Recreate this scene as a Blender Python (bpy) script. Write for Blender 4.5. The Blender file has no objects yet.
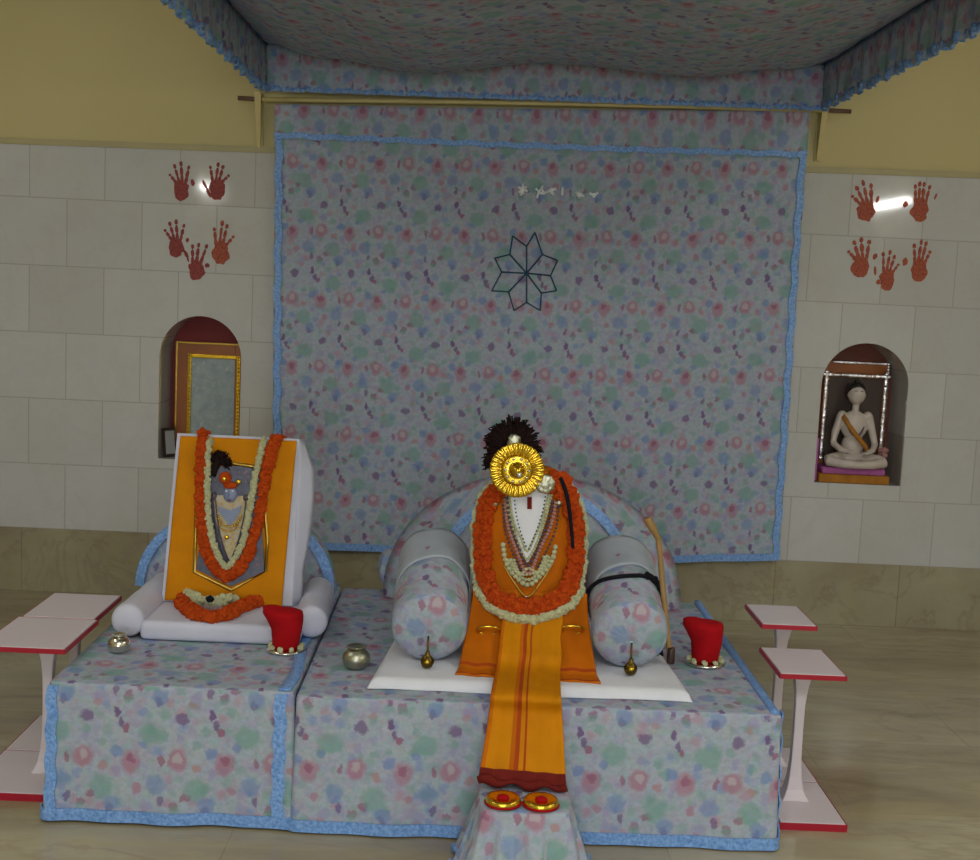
import bpy, bmesh, math, random
from math import sin, cos, pi, sqrt, exp
from mathutils import Vector, Matrix, Quaternion, noise
random.seed(7)
SC = bpy.context.scene
COL = SC.collection
# ------------------------------------------------------------------ camera
F, PITCH, YAW, ROLL, DIST, EYE = 1250.0, .1151, .0171, .0468, 5.883, 1.55
fw = Vector((sin(YAW)*cos(PITCH), cos(YAW)*cos(PITCH), -sin(PITCH)))
r0 = Vector((cos(YAW), -sin(YAW), 0)); u0 = r0.cross(fw)
RT = cos(ROLL)*r0 + sin(ROLL)*u0; UP = -sin(ROLL)*r0 + cos(ROLL)*u0
EYEP = Vector((0, -DIST, EYE))
cam = bpy.data.cameras.new('camera'); co = bpy.data.objects.new('camera', cam); COL.objects.link(co)
m3 = Matrix((RT, UP, -fw)).transposed(); co.matrix_world = Matrix.Translation(EYEP) @ m3.to_4x4()
cam.sensor_fit = 'HORIZONTAL'; cam.sensor_width = 36; cam.lens = F/980*36; cam.clip_start = .05
SC.camera = co
def plane_pt(x, y, p, n):
    d = fw*F + RT*(x-490) - UP*(y-430); n = Vector(n); p = Vector(p)
    return EYEP + d*((p-EYEP).dot(n)/d.dot(n))
def at(x, y, Y): return plane_pt(x, y, (0, Y, 0), (0, 1, 0))      # survey: point of the photo on a vertical plane parallel to the wall
def on(x, y, Z): return plane_pt(x, y, (0, 0, Z), (0, 0, 1))      # survey: point of the photo on a level surface

# ------------------------------------------------------------------ materials
class NT:
    def __init__(s, name):
        s.m = bpy.data.materials.new(name); s.m.use_nodes = True
        s.t = s.m.node_tree; s.b = s.t.nodes['Principled BSDF']
    def n(s, typ, **kw):
        nd = s.t.nodes.new(typ)
        for k, v in kw.items():
            if hasattr(nd, k): setattr(nd, k, v)
        return nd
    def l(s, a, b): s.t.links.new(a, b)
    def setin(s, nd, key, v):
        if hasattr(v, 'is_output') or isinstance(v, bpy.types.NodeSocket): s.l(v, nd.inputs[key])
        else: nd.inputs[key].default_value = v
    def math(s, op, a, b=0., c=None, clamp=False):
        nd = s.n('ShaderNodeMath', operation=op); nd.use_clamp = clamp
        s.setin(nd, 0, a); s.setin(nd, 1, b)
        if c is not None: s.setin(nd, 2, c)
        return nd.outputs[0]
    def mix(s, f, a, b, bt='MIX'):
        nd = s.n('ShaderNodeMix', data_type='RGBA', blend_type=bt)
        s.setin(nd, 0, f)
        for i, v in ((6, a), (7, b)):
            if isinstance(v, tuple): v = (*v, 1)
            s.setin(nd, i, v)
        return nd.outputs[2]
    def noise(s, vec, scale, detail=3., rough=.5, dist=0.):
        nd = s.n('ShaderNodeTexNoise'); s.l(vec, nd.inputs['Vector'])
        nd.inputs['Scale'].default_value = scale; nd.inputs['Detail'].default_value = detail
        nd.inputs['Roughness'].default_value = rough; nd.inputs['Distortion'].default_value = dist
        return nd.outputs[0], nd.outputs[1]
    def ramp(s, f, stops):
        nd = s.n('ShaderNodeValToRGB'); s.l(f, nd.inputs[0]); e = nd.color_ramp.elements
        while len(e) < len(stops): e.new(.5)
        for el, (p, c) in zip(e, stops): el.position = p; el.color = (*c, 1) if len(c) == 3 else c
        return nd.outputs[0]
    def obj(s): return s.n('ShaderNodeTexCoord').outputs['Object']
    def uv(s): return s.n('ShaderNodeTexCoord').outputs['UV']
    def bump(s, h, dist, strength=1.):
        nd = s.n('ShaderNodeBump'); nd.inputs['Strength'].default_value = strength; nd.inputs['Distance'].default_value = dist
        s.l(h, nd.inputs['Height']); s.l(nd.outputs[0], s.b.inputs['Normal'])
    def fin(s, col=None, rough=.7, metal=0., spec=.5, sheen=0.):
        if col is not None: s.setin(s.b, 'Base Color', (*col, 1) if isinstance(col, tuple) else col)
        s.setin(s.b, 'Roughness', rough); s.setin(s.b, 'Metallic', metal); s.setin(s.b, 'Specular IOR Level', spec)
        if sheen: s.b.inputs['Sheen Weight'].default_value = sheen
        return s.m
def cloth(name, c, var=.15, scale=40, rough=.85, spec=.2, bump=.0008, c2=None):
    t = NT(name); o = t.obj(); f, _ = t.noise(o, scale, 4)
    c2 = c2 or tuple(x*(1-var*2) for x in c)
    col = t.mix(t.math('MULTIPLY_ADD', f, 1.6, -.3, clamp=True), c, c2)
    w, _ = t.noise(o, 220, 2); t.bump(w, bump)
    return t.fin(col, rough, 0, spec)
def metal(name, c, rough=.25, var=.3):
    t = NT(name); f, _ = t.noise(t.obj(), 30, 3)
    col = t.mix(f, c, tuple(x*(1-var) for x in c)); t.bump(f, .002, .4)
    return t.fin(col, rough, 1.)
def paint(name, c, rough=.5, var=.08, scale=8):
    t = NT(name); f, _ = t.noise(t.obj(), scale, 4)
    return t.fin(t.mix(f, c, tuple(x*(1-var*2) for x in c)), rough)

def make_floral(name, base=(.40, .46, .56), sat=1.0):
    """printed cotton: a repeating spray of pink, blue and green blossoms, squiggles and dots, laid out in metres on the UVs"""
    t = NT(name); uv = t.uv()
    _, nc = t.noise(uv, 42, 4, .6)
    off = t.n('ShaderNodeVectorMath', operation='MULTIPLY_ADD'); t.l(nc, off.inputs[0])
    off.inputs[1].default_value = (.034, .034, 0); t.l(uv, off.inputs[2])
    sep = t.n('ShaderNodeSeparateXYZ'); t.l(off.outputs[0], sep.inputs[0])
    PX, PY = .264, .311
    x = t.math('DIVIDE', sep.outputs[0], PX); y = t.math('DIVIDE', sep.outputs[1], PY)
    # fine background sprig texture
    f1, _ = t.noise(uv, 60, 3, .6); 
    col = t.mix(t.math('MULTIPLY_ADD', f1, 3, -1.1, clamp=True), base, tuple(c*.80 for c in base))
    f2, c2 = t.noise(uv, 34, 2, .5)
    hs = t.n('ShaderNodeHueSaturation'); hs.inputs['Saturation'].default_value = 1.5; hs.inputs['Value'].default_value = .8; t.l(c2, hs.inputs['Color'])
    col = t.mix(.16, col, hs.outputs[0])
    vo = t.n('ShaderNodeTexVoronoi'); vo.inputs['Scale'].default_value = 27; t.l(off.outputs[0], vo.inputs['Vector'])
    sc_ = t.n('ShaderNodeSeparateColor'); t.l(vo.outputs['Color'], sc_.inputs[0])
    hue = t.ramp(sc_.outputs[0], [(0, (.17, .34, .30)), (.22, (.44, .25, .33)), (.42, (.18, .27, .52)), (.60, (.40, .46, .50)), (.72, (.22, .38, .36)), (.86, (.36, .30, .46))])
    hue.node.color_ramp.interpolation = 'CONSTANT'
    vm = t.math('MULTIPLY_ADD', vo.outputs['Distance'], -3.2, 1.75, clamp=True)
    col = t.mix(t.math('MULTIPLY', vm, .58), col, hue)
    P = (.30, .10, .18); PK = (.40, .20, .27); G = (.17, .35, .30); B = (.15, .25, .50); D = (.17, .10, .24); L = (.32, .30, .50); O = (.44, .22, .22)
    E = [(.00, .09, .035, .055, D, .9), (.05, -.01, .03, .05, D, .8), (.10, -.06, .035, .035, P, .8),
         (-.31, .05, .07, .055, D, .75), (-.35, -.33, .105, .10, PK, .8), (-.35, -.31, .05, .045, (.46, .42, .46), .8), (.15, -.36, .105, .11, PK, .7), (.15, -.33, .05, .045, P, .7), (-.02, .30, .03, .05, D, .7), (.24, .33, .05, .04, P, .7), (.44, .20, .04, .05, D, .6), (.48, -.34, .03, .055, P, .7),
         (.37, -.10, .14, .10, G, .65), (-.15, -.60, .13, .11, G, .6), (-.04, -.75, .09, .07, B, .6),
         (.42, -.56, .10, .09, B, .55), (.0, -.27, .07, .055, B, .65), (.28, -.20, .045, .035, B, .6), (-.15, -.19, .05, .04, G, .5),
         (.22, -.60, .05, .045, PK, .7), (-.14, -.40, .05, .045, O, .65), (.33, -.76, .07, .05, L, .6), (-.33, -.14, .04, .05, L, .6),
         (.01, -.46, .045, .06, L, .65), (-.38, -.75, .05, .045, P, .65), (.12, .22, .05, .04, G, .55), (-.20, .17, .045, .035, O, .5)]
    for cx, cy, rx, ry, c, a in E:
        c = tuple(v*sat for v in c)
        yy = t.math('SUBTRACT', y, cy); row = t.math('FLOOR', t.math('ADD', yy, .5))
        dy = t.math('SUBTRACT', yy, row)
        xx = t.math('MULTIPLY_ADD', row, .5, t.math('SUBTRACT', x, cx))
        dx = t.math('SUBTRACT', xx, t.math('FLOOR', t.math('ADD', xx, .5)))
        a1 = t.math('DIVIDE', dx, rx); b1 = t.math('DIVIDE', dy, ry)
        d = t.math('ADD', t.math('MULTIPLY', a1, a1), t.math('MULTIPLY', b1, b1))
        msk = t.math('MULTIPLY_ADD', d, -1.3, 1.75, clamp=True)
        col = t.mix(t.math('MULTIPLY', msk, a), col, c)
    w, _ = t.noise(uv, 500, 1); t.bump(w, .0006)
    return t.fin(col, .85, 0, .15)

M = {}
M['floral'] = make_floral('floral_cotton')
t = NT('blue_satin'); f, _ = t.noise(t.obj(), 45, 3)
g, _ = t.noise(t.obj(), 110, 2); t.bump(g, .004, .8); M['blue'] = t.fin(t.mix(t.math('MULTIPLY_ADD', g, 2.2, -.6, clamp=True), (.09, .24, .58), (.27, .47, .84)), .42, 0, .5)
M['dark_blue'] = cloth('dark_blue_cord', (.05, .10, .25))
M['teal'] = cloth('teal_braid', (.03, .10, .16))
M['white_cloth'] = cloth('white_cotton', (.62, .63, .74), .05, 14)
M['white_satin'] = cloth('white_satin_cloth', (.76, .78, .84), .06, 14, .6, .4)
M['pale_wrap'] = cloth('pale_grey_blue_cloth', (.44, .49, .56), .12, 10, .8, .2)
M['orange'] = cloth('orange_silk', (.60, .150, .002), .16, 12, .75, .12)
M['saffron'] = cloth('saffron_silk', (.64, .235, .001), .12, 14, .7, .12)
M['maroon'] = cloth('maroon_border', (.16, .012, .008), .1, 30)
M['brick'] = cloth('rust_stripe', (.42, .06, .006), .1, 30)
M['red_velvet'] = cloth('red_velvet', (.42, .004, .008), .15, 20, .9, .15)
M['marigold'] = cloth('marigold_petals', (.54, .085, .006), .28, 60, .9, .15, .002, c2=(.34, .026, .003))
M['jasmine'] = cloth('cream_petals', (.56, .57, .34), .15, 60, .9, .15, .002)
M['pink_beads'] = cloth('pink_beads', (.52, .25, .22), .2, 80, .5, .4)
M['dark_beads'] = cloth('dark_beads', (.10, .07, .10), .2, 80, .4, .5)
M['black_cord'] = cloth('black_cord', (.008, .008, .014), .2, 60)
M['black_hair'] = cloth('black_feather', (.007, .006, .007), .2, 60, .85, .15, c2=(.026, .008, .006))
M['gold'] = metal('gold_foil', (.90, .60, .06), .22)
M['old_gold'] = metal('gilt', (.62, .40, .08), .35)
M['silver'] = metal('silver', (.78, .77, .68), .16)
M['dull_silver'] = metal('tarnished_silver', (.50, .50, .38), .38)
M['brass'] = metal('aged_brass', (.20, .13, .025), .3, .6)
M['stand_white'] = paint('white_lacquer', (.70, .62, .66), .35, .05)
M['stand_red'] = paint('red_edge_paint', (.40, .005, .025), .4)
M['bamboo'] = paint('bamboo', (.42, .25, .08), .5, .3, 18)
M['rod'] = paint('cream_rod_paint', (.66, .55, .24), .5, .15)
M['rod_end'] = paint('brown_wood', (.16, .09, .06), .6, .2)
M['niche_red'] = paint('dark_red_paint', (.26, .010, .006), .6, .2)
M['niche_brown'] = paint('brown_red_paint', (.20, .045, .02), .6, .2)
M['frame_wood'] = paint('orange_wood', (.42, .12, .015), .4, .25, 14)
M['frame_dark'] = paint('dark_wood', (.05, .022, .012), .45, .25, 14)
M['statue'] = paint('statue_marble', (.60, .52, .46), .4, .1, 30)
M['pink_cloth'] = cloth('pink_cloth', (.50, .14, .40), .15, 30)
M['ochre_cloth'] = cloth('ochre_cloth', (.48, .20, .03), .2, 30)
M['hair_black'] = paint('black_hair_paint', (.01, .01, .01), .5)
M['tinsel'] = metal('silver_tinsel', (.80, .76, .74), .3)
M['grey_ware'] = paint('grey_ware', (.38, .38, .38), .4)
# yellow plaster
t = NT('yellow_plaster'); o = t.obj(); f, _ = t.noise(o, 1.3, 4); g, _ = t.noise(o, 25, 4)
t.bump(g, .002, .3)
M['plaster'] = t.fin(t.mix(f, (.57, .49, .235), (.50, .42, .18)), .55, 0, .4)
M['plaster_edge'] = paint('yellow_edge', (.44, .38, .19), .5)
def tiles(name, c1, c2, cm, bw, bh, swap, vein, z0=0., rough=.13, dirty=.0, mort=.004, veinc=(.30, .24, .17), stretch=1.):
    t = NT(name); o = t.obj(); sp = t.n('ShaderNodeSeparateXYZ'); t.l(o, sp.inputs[0])
    cb = t.n('ShaderNodeCombineXYZ'); t.l(sp.outputs[0], cb.inputs[0])
    t.l(t.math('SUBTRACT', sp.outputs[2 if swap else 1], z0), cb.inputs[1])
    br = t.n('ShaderNodeTexBrick'); t.l(cb.outputs[0], br.inputs['Vector'])
    br.inputs['Color1'].default_value = (*c1, 1); br.inputs['Color2'].default_value = (*c2, 1); br.inputs['Mortar'].default_value = (*cm, 1)
    br.inputs['Scale'].default_value = 1; br.inputs['Mortar Size'].default_value = mort; br.inputs['Mortar Smooth'].default_value = .6
    br.inputs['Brick Width'].default_value = bw; br.inputs['Row Height'].default_value = bh
    mp = t.n('ShaderNodeMapping'); mp.inputs['Scale'].default_value = (stretch, 1, 1); t.l(o, mp.inputs[0]); o = mp.outputs[0]
    n1, nc = t.noise(o, 3.2, 6, .6, .6)
    v = t.ramp(n1, [(.36, (0, 0, 0)), (.47, (0, 0, 0)), (.5, (1, 1, 1)), (.53, (0, 0, 0)), (1, (0, 0, 0))])
    n2, _ = t.noise(o, 1.7, 6, .62, .3)
    col = t.mix(t.math('MULTIPLY', v, vein), br.outputs[0], veinc)
    col = t.mix(t.math('MULTIPLY', t.math('MULTIPLY_ADD', n2, 3.2, -1.25, clamp=True), dirty), col, veinc)
    n4, _ = t.noise(o, 4.5, 5, .65, .8); col = t.mix(t.math('MULTIPLY', t.math('MULTIPLY_ADD', n4, 4, -2.0, clamp=True), dirty*.8), col, tuple(c*q for c, q in zip(c1, (.80, .76, .52))))
    n3, _ = t.noise(o, 9, 5, .6)
    col = t.mix(t.math('MULTIPLY_ADD', n3, .5, -.12, clamp=True), col, tuple(c*.75 for c in c1))
    return t.fin(col, rough, 0, .5)
M['marble'] = tiles('white_marble_tiles', (.56, .565, .56), (.50, .50, .485), (.38, .37, .345), .345, .310, True, .10, .306, .055, .18, .0035, veinc=(.36, .31, .26))
M['dado'] = tiles('beige_marble_dado', (.42, .39, .27), (.34, .31, .20), (.25, .21, .14), .60, .6, True, .35, 0, .2, .6, veinc=(.17, .12, .07))
M['floor'] = tiles('beige_marble_floor', (.52, .47, .32), (.44, .39, .26), (.28, .24, .16), 1.22, .61, False, .30, .1, .14, 1.0, .0022, veinc=(.19, .135, .075), stretch=.33)
M['room_paint'] = paint('cream_wall_paint', (.55, .48, .26), .7)
M['ceiling_paint'] = paint('white_ceiling_paint', (.6, .6, .58), .8)
def emit(name, c, s):
    m = bpy.data.materials.new(name); m.use_nodes = True; b = m.node_tree.nodes['Principled BSDF']
    b.inputs['Emission Color'].default_value = (*c, 1); b.inputs['Emission Strength'].default_value = s; b.inputs['Base Color'].default_value = (.8, .8, .8, 1)
    return m
# handprint pigment
def pigment(name, a, b):
    t = NT(name); f, _ = t.noise(t.obj(), 45, 4, .6)
    return t.fin(t.ramp(f, [(.36, a), (.50, b), (.60, a), (.68, tuple(q*1.5 for q in b))]), .55)
M['pig_red'] = pigment('red_pigment', (.17, .010, .010), (.30, .035, .022))
M['pig_orange'] = pigment('orange_red_pigment', (.22, .012, .008), (.40, .08, .018))
# painted picture and glass
t = NT('grey_blue_picture'); o = t.obj(); f, _ = t.noise(o, 18, 3); g, gc = t.noise(o, 60, 2)
c = t.mix(f, (.18, .27, .31), (.46, .52, .52)); c = t.mix(t.math('MULTIPLY_ADD', g, 5, -2.9, clamp=True), c, (.5, .5, .5))
M['picture'] = t.fin(c, .12, 0, .6)
t = NT('dark_painting'); o = t.obj(); f, _ = t.noise(o, 55, 3); g, _ = t.noise(o, 80, 2)
c = t.mix(f, (.015, .022, .045), (.11, .12, .19)); c = t.mix(t.math('MULTIPLY_ADD', g, 6, -3.6, clamp=True), c, (.35, .12, .12))
M['painting'] = t.fin(c, .4)
t = NT('brocade_bib'); o = t.obj(); f, _ = t.noise(o, 70, 3)
M['bib'] = t.fin(t.ramp(f, [(.3, (.35, .20, .20)), (.5, (.45, .38, .14)), (.7, (.42, .36, .40))]), .5)
M['blue_enamel'] = paint('blue_grey_enamel', (.22, .27, .42), .3, .2, 60)

# ------------------------------------------------------------------ mesh helpers
def tag(o, label, cat, group=None, kind=None):
    if label: o['label'] = label
    if cat: o['category'] = cat
    if group: o['group'] = group
    if kind: o['kind'] = kind
    return o
def empty(name, loc, label=None, cat=None, group=None):
    o = bpy.data.objects.new(name, None); COL.objects.link(o); o.location = loc; o.empty_display_size = .05
    return tag(o, label, cat, group)
def boxuv(me):
    uvl = me.uv_layers.new(name='uv').data; vs = me.vertices
    for p in me.polygons:
        n = p.normal; ax = max(range(3), key=lambda i: abs(n[i]))
        for li in p.loop_indices:
            c = vs[me.loops[li].vertex_index].co
            uvl[li].uv = (c.x, c.y) if ax == 2 else ((c.x, c.z) if ax == 1 else (c.y, c.z))
def obj(name, verts, faces, mat, parent=None, smooth=False, uvs=None, mats=None, fmat=None):
    """verts in world metres; the origin is set at the centre of the base (or the parent's)"""
    me = bpy.data.meshes.new(name)
    if parent is not None: org = Vector(parent['_w'])
    else:
        xs = [v[0] for v in verts]; ys = [v[1] for v in verts]; zs = [v[2] for v in verts]
        org = Vector(((min(xs)+max(xs))/2, (min(ys)+max(ys))/2, min(zs)))
    # texture coordinates stay in world metres through the UVs; object coordinates are local
    me.from_pydata([tuple(Vector(v)-org) for v in verts], [], faces); me.update()
    if uvs is None: boxuv(me)
    else:
        ul = me.uv_layers.new(name='uv').data
        for l in me.loops: ul[l.index].uv = uvs[l.vertex_index]
    me.materials.append(M[mat])
    if mats:
        for q in mats: me.materials.append(M[q])
    if fmat:
        for p, k in zip(me.polygons, fmat): p.material_index = k
    if smooth: me.polygons.foreach_set('use_smooth', [True]*len(me.polygons))
    o = bpy.data.objects.new(name, me); COL.objects.link(o)
    if parent is None: o.location = org
    else: o.parent = parent
    o['_w'] = tuple(org)
    return o
def root(name, loc, label, cat, group=None):
    o = empty(name, loc, label, cat, group); o['_w'] = tuple(loc); return o
class G:
    """collects geometry for ONE mesh"""
    def __init__(s): s.v = []; s.f = []
    def add(s, v, f):
        k = len(s.v); s.v += [tuple(p) for p in v]; s.f += [tuple(i+k for i in q) for q in f]; return s
    def box(s, a, b, bev=0., rot=0., seg=2, M4=None):
        a = Vector(a); b = Vector(b); c = (a+b)/2; bm = bmesh.new(); bmesh.ops.create_cube(bm, size=1)
        for v in bm.verts: v.co = Vector((v.co.x*(b.x-a.x), v.co.y*(b.y-a.y), v.co.z*(b.z-a.z)))
        if bev: bmesh.ops.bevel(bm, geom=bm.edges[:], offset=bev, segments=seg, profile=.6, affect='EDGES')
        R = Matrix.Rotation(rot, 3, 'Z')
        bm.verts.index_update(); vs = [R @ v.co + c for v in bm.verts]
        if M4: vs = [M4 @ v for v in vs]
        s.add(vs, [[v.index for v in f.verts] for f in bm.faces]); bm.free(); return s
    def hexa(s, b4, t4):
        return s.add(list(b4)+list(t4), [(3, 2, 1, 0), (4, 5, 6, 7), (0, 1, 5, 4), (1, 2, 6, 5), (2, 3, 7, 6), (3, 0, 4, 7)])
    def lathe(s, prof, c, n=32, axis=(0, 0, 1), xs=1., ys=1., fn=None):
        c = Vector(c); q = Vector((0, 0, 1)).rotation_difference(Vector(axis)); vs = []; fs = []
        for i, (r, z) in enumerate(prof):
            for k in range(n):
                a = 2*pi*k/n; p = Vector((r*cos(a)*xs, r*sin(a)*ys, z))
                if fn: p = fn(p, a, i)
                vs.append(q @ p + c)
        for i in range(len(prof)-1):
            for k in range(n):
                fs.append((i*n+k, i*n+(k+1) % n, (i+1)*n+(k+1) % n, (i+1)*n+k))
        fs.append(tuple(range(n-1, -1, -1))); fs.append(tuple((len(prof)-1)*n+k for k in range(n)))
        return s.add(vs, fs)
    def tube(s, pts, r, n=8, closed=False):
        pts = [Vector(p) for p in pts]; N = len(pts); vs = []; fs = []; up = Vector((0.1, .3, 1)).normalized()
        for i, p in enumerate(pts):
            a = pts[(i-1) % N] if (closed or i) else p; b = pts[(i+1) % N] if (closed or i < N-1) else p
            t = (b-a).normalized(); x = t.cross(up)
            if x.length < .05: x = t.cross(Vector((1, 0, 0)))
            x.normalize(); y = x.cross(t); rr = r(i/(N-1)) if callable(r) else r
            for k in range(n): an = 2*pi*k/n; vs.append(p + x*(rr*cos(an)) + y*(rr*sin(an)))
        for i in range(N if closed else N-1):
            j = (i+1) % N
            for k in range(n): fs.append((i*n+k, i*n+(k+1) % n, j*n+(k+1) % n, j*n+k))
        if not closed: fs.append(tuple(range(n-1, -1, -1))); fs.append(tuple((N-1)*n+k for k in range(n)))
        return s.add(vs, fs)
    def ball(s, c, r, sub=2, jit=0., rot=None):
        bm = bmesh.new(); bmesh.ops.create_icosphere(bm, subdivisions=sub, radius=1); c = Vector(c)
        r = Vector(r) if hasattr(r, '__len__') else Vector((r, r, r)); sd = random.random()*50
        bm.verts.index_update(); vs = []
        for v in bm.verts:
            k = 1 + (jit*noise.noise(v.co*2.3+Vector((sd, 0, 0))) if jit else 0)
            p = Vector((v.co.x*r.x, v.co.y*r.y, v.co.z*r.z))*k
            if rot is not None: p = rot @ p
            vs.append(p+c)
        s.add(vs, [[v.index for v in f.verts] for f in bm.faces]); bm.free(); return s
    def flower(s, c, r, petals=9, flat=.75):
        """ruffled pompon blossom"""
        rot = Quaternion((random.gauss(0, 1), random.gauss(0, 1), random.gauss(0, 1), random.gauss(0, 1))).normalized().to_matrix()
        bm = bmesh.new(); bmesh.ops.create_icosphere(bm, subdivisions=2, radius=1); bm.verts.index_update(); vs = []
        for v in bm.verts:
            k = r*(1+.30*(1 if v.index % 3 else -1)*.6+random.uniform(-.12, .12)); p = rot @ Vector((v.co.x, v.co.y, v.co.z*flat)); vs.append(p*k+Vector(c))
        s.add(vs, [[v.index for v in f.verts] for f in bm.faces]); bm.free(); return s
    def tape(s, pts, side, out, w, th):
        """flat ribbon swept along pts; side/out may be vectors or functions of index"""
        vs = []; fs = []; N = len(pts)
        for i, p in enumerate(pts):
            a = Vector(side(i) if callable(side) else side).normalized()*(w/2); b = Vector(out(i) if callable(out) else out).normalized()*th; p = Vector(p)
            vs += [p-a, p+a, p+a+b, p-a+b]
        for i in range(N-1):
            for k in range(4): fs.append((i*4+k, i*4+(k+1) % 4, i*4+4+(k+1) % 4, i*4+4+k))
        fs += [(3, 2, 1, 0), tuple((N-1)*4+k for k in range(4))]
        return s.add(vs, fs)
    def obj(s, name, mat, parent=None, smooth=False, **k): return obj(name, s.v, s.f, mat, parent, smooth, **k)
def sheet(name, nu, nv, fn, mat, parent=None, th=.004, uvf=None, smooth=True, mats=None, matf=None, thdir=None):
    """cloth: a grid surface fn(u,v) with real thickness"""
    vs = []; uv = []
    P = [[Vector(fn(i/nu, j/nv)) for i in range(nu+1)] for j in range(nv+1)]
    for side in (0, 1):
        for j in range(nv+1):
            for i in range(nu+1):
                p = P[j][i]
                if side:
                    a = P[j][min(i+1, nu)]-P[j][max(i-1, 0)]; b = P[min(j+1, nv)][i]-P[max(j-1, 0)][i]
                    n = Vector(thdir) if thdir else (a.cross(b).normalized() if a.cross(b).length > 1e-12 else Vector((0, 0, 1)))
                    p = p + n*th
                vs.append(p); uv.append(uvf(i/nu, j/nv) if uvf else (0, 0))
    W = nu+1; K = W*(nv+1); fs = []; fm = []
    for j in range(nv):
        for i in range(nu):
            a = j*W+i; fs.append((a, a+W, a+W+1, a+1)); fs.append((K+a, K+a+1, K+a+W+1, K+a+W))
            k = matf((i+.5)/nu, (j+.5)/nv) if matf else 0; fm += [k, k]
    for i in range(nu):
        fs.append((i, i+1, K+i+1, K+i)); a = nv*W+i; fs.append((a, K+a, K+a+1, a+1)); fm += [fm[2*i], fm[2*((nv-1)*nu+i)]]
    for j in range(nv):
        a = j*W; fs.append((a, K+a, K+a+W, a+W)); b = a+nu; fs.append((b, b+W, K+b+W, K+b)); fm += [fm[2*j*nu], fm[2*(j*nu+nu-1)]]
    return obj(name, vs, fs, mat, parent, smooth, uvs=uv if uvf else None, mats=mats, fmat=fm if matf else None)
def lerp(a, b, t): return a+(b-a)*t
def curve(pts, n, closed=False):
    """Catmull-Rom through pts, n points"""
    P = [Vector(p) for p in pts]; K = len(P) if closed else len(P)-1; out = []
    for s in range(n):
        t = s/(n if closed else n-1)*K; i = min(int(t), K-1); f = t-i
        if closed: p = [P[(i+k) % len(P)] for k in (-1, 0, 1, 2)]
        else: p = [P[max(0, i-1)], P[i], P[i+1], P[min(len(P)-1, i+2)]]
        out.append(.5*((2*p[1])+(-p[0]+p[2])*f+(2*p[0]-5*p[1]+4*p[2]-p[3])*f*f+(-p[0]+3*p[1]-3*p[2]+p[3])*f**3))
    return out
def even(pts, step):
    pts = [Vector(p) for p in pts]; out = [pts[0]]; acc = 0
    for a, b in zip(pts, pts[1:]):
        L = (b-a).length; d = step-acc
        while d <= L and L > 0: out.append(a.lerp(b, d/L)); d += step
        acc = L-(d-step)
    return out

# ------------------------------------------------------------------ the room
WX0, WX1, YF, ZC = -3.4, 3.4, -11.2, 3.35
def struct(o): o['kind'] = 'structure'; return o
struct(G().box((WX0, YF, -.1), (WX1, .45, 0)).obj('floor', 'floor'))
struct(G().box((WX0, YF, ZC), (WX1, .45, ZC+.1)).obj('ceiling', 'ceiling_paint'))
struct(G().box((WX0-.12, YF, 0), (WX0, .45, ZC)).obj('wall_left', 'room_paint'))
struct(G().box((WX1, YF, 0), (WX1+.12, .45, ZC)).obj('wall_right', 'room_paint'))
struct(G().box((WX0, YF-.12, 0), (WX1, YF, ZC)).obj('wall_front', 'room_paint'))
struct(G().box((WX0, .24, 0), (WX1, .45, 1.95)).add([(WX0, 0, 2.05), (WX1, 0, 2.16), (WX1, .45, 2.16), (WX0, .45, 2.05), (WX0, 0, ZC), (WX1, 0, ZC), (WX1, .45, ZC), (WX0, .45, ZC)],
       [(3, 2, 1, 0), (4, 5, 6, 7), (0, 1, 5, 4), (1, 2, 6, 5), (2, 3, 7, 6), (3, 0, 4, 7)]).obj('wall_back', 'plaster'))
def ztop(x): return 2.121 + (x-.05)*.0125                   # top course of the marble, not quite level
# marble cladding with the two arched niches
NI = [(-1.462, -1.080, .665, 1.150, 1.345), (1.655, 2.068, .690, 1.160, 1.362)]
def arch_z(n, x):
    x0, x1, zb, zs, zt = n; c = (x0+x1)/2; h = (x1-x0)/2; k = max(0, 1-((x-c)/h)**2); return zs+(zt-zs)*sqrt(k)
YW = -.012; YB = .24
g = G(); Z0 = .306
def wq(x0, x1, za0, za1, zb0, zb1): g.add([(x0, YW, za0), (x1, YW, za1), (x1, YW, zb1), (x0, YW, zb0)], [(0, 1, 2, 3)])
xs = [WX0, NI[0][0], NI[0][1], NI[1][0], NI[1][1], WX1]
for i in range(5):
    a, b = xs[i], xs[i+1]
    if i in (1, 3):
        n = NI[0 if i == 1 else 1]; K = 28
        X = [(a+b)/2-(b-a)/2*cos(pi*k/K) for k in range(K+1)]
        wq(a, b, Z0, Z0, n[2], n[2])
        for k in range(K):
            wq(X[k], X[k+1], arch_z(n, X[k]), arch_z(n, X[k+1]), ztop(X[k]), ztop(X[k+1]))
            p, q = X[k], X[k+1]
            g.add([(p, YW, arch_z(n, p)), (q, YW, arch_z(n, q)), (q, YB, arch_z(n, q)), (p, YB, arch_z(n, p))], [(0, 3, 2, 1)])
        g.add([(a, YW, n[2]), (a, YW, n[3]), (a, YB, n[3]), (a, YB, n[2])], [(0, 1, 2, 3)])
        g.add([(b, YW, n[2]), (b, YW, n[3]), (b, YB, n[3]), (b, YB, n[2])], [(0, 3, 2, 1)])
        g.add([(a, YW, n[2]), (b, YW, n[2]), (b, YB, n[2]), (a, YB, n[2])], [(0, 3, 2, 1)])
    else: wq(a, b, Z0, Z0, ztop(a), ztop(b))
g.add([(WX0, YW, ztop(WX0)), (WX1, YW, ztop(WX1)), (WX1, .0, ztop(WX1)), (WX0, .0, ztop(WX0))], [(0, 3, 2, 1)])
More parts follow.
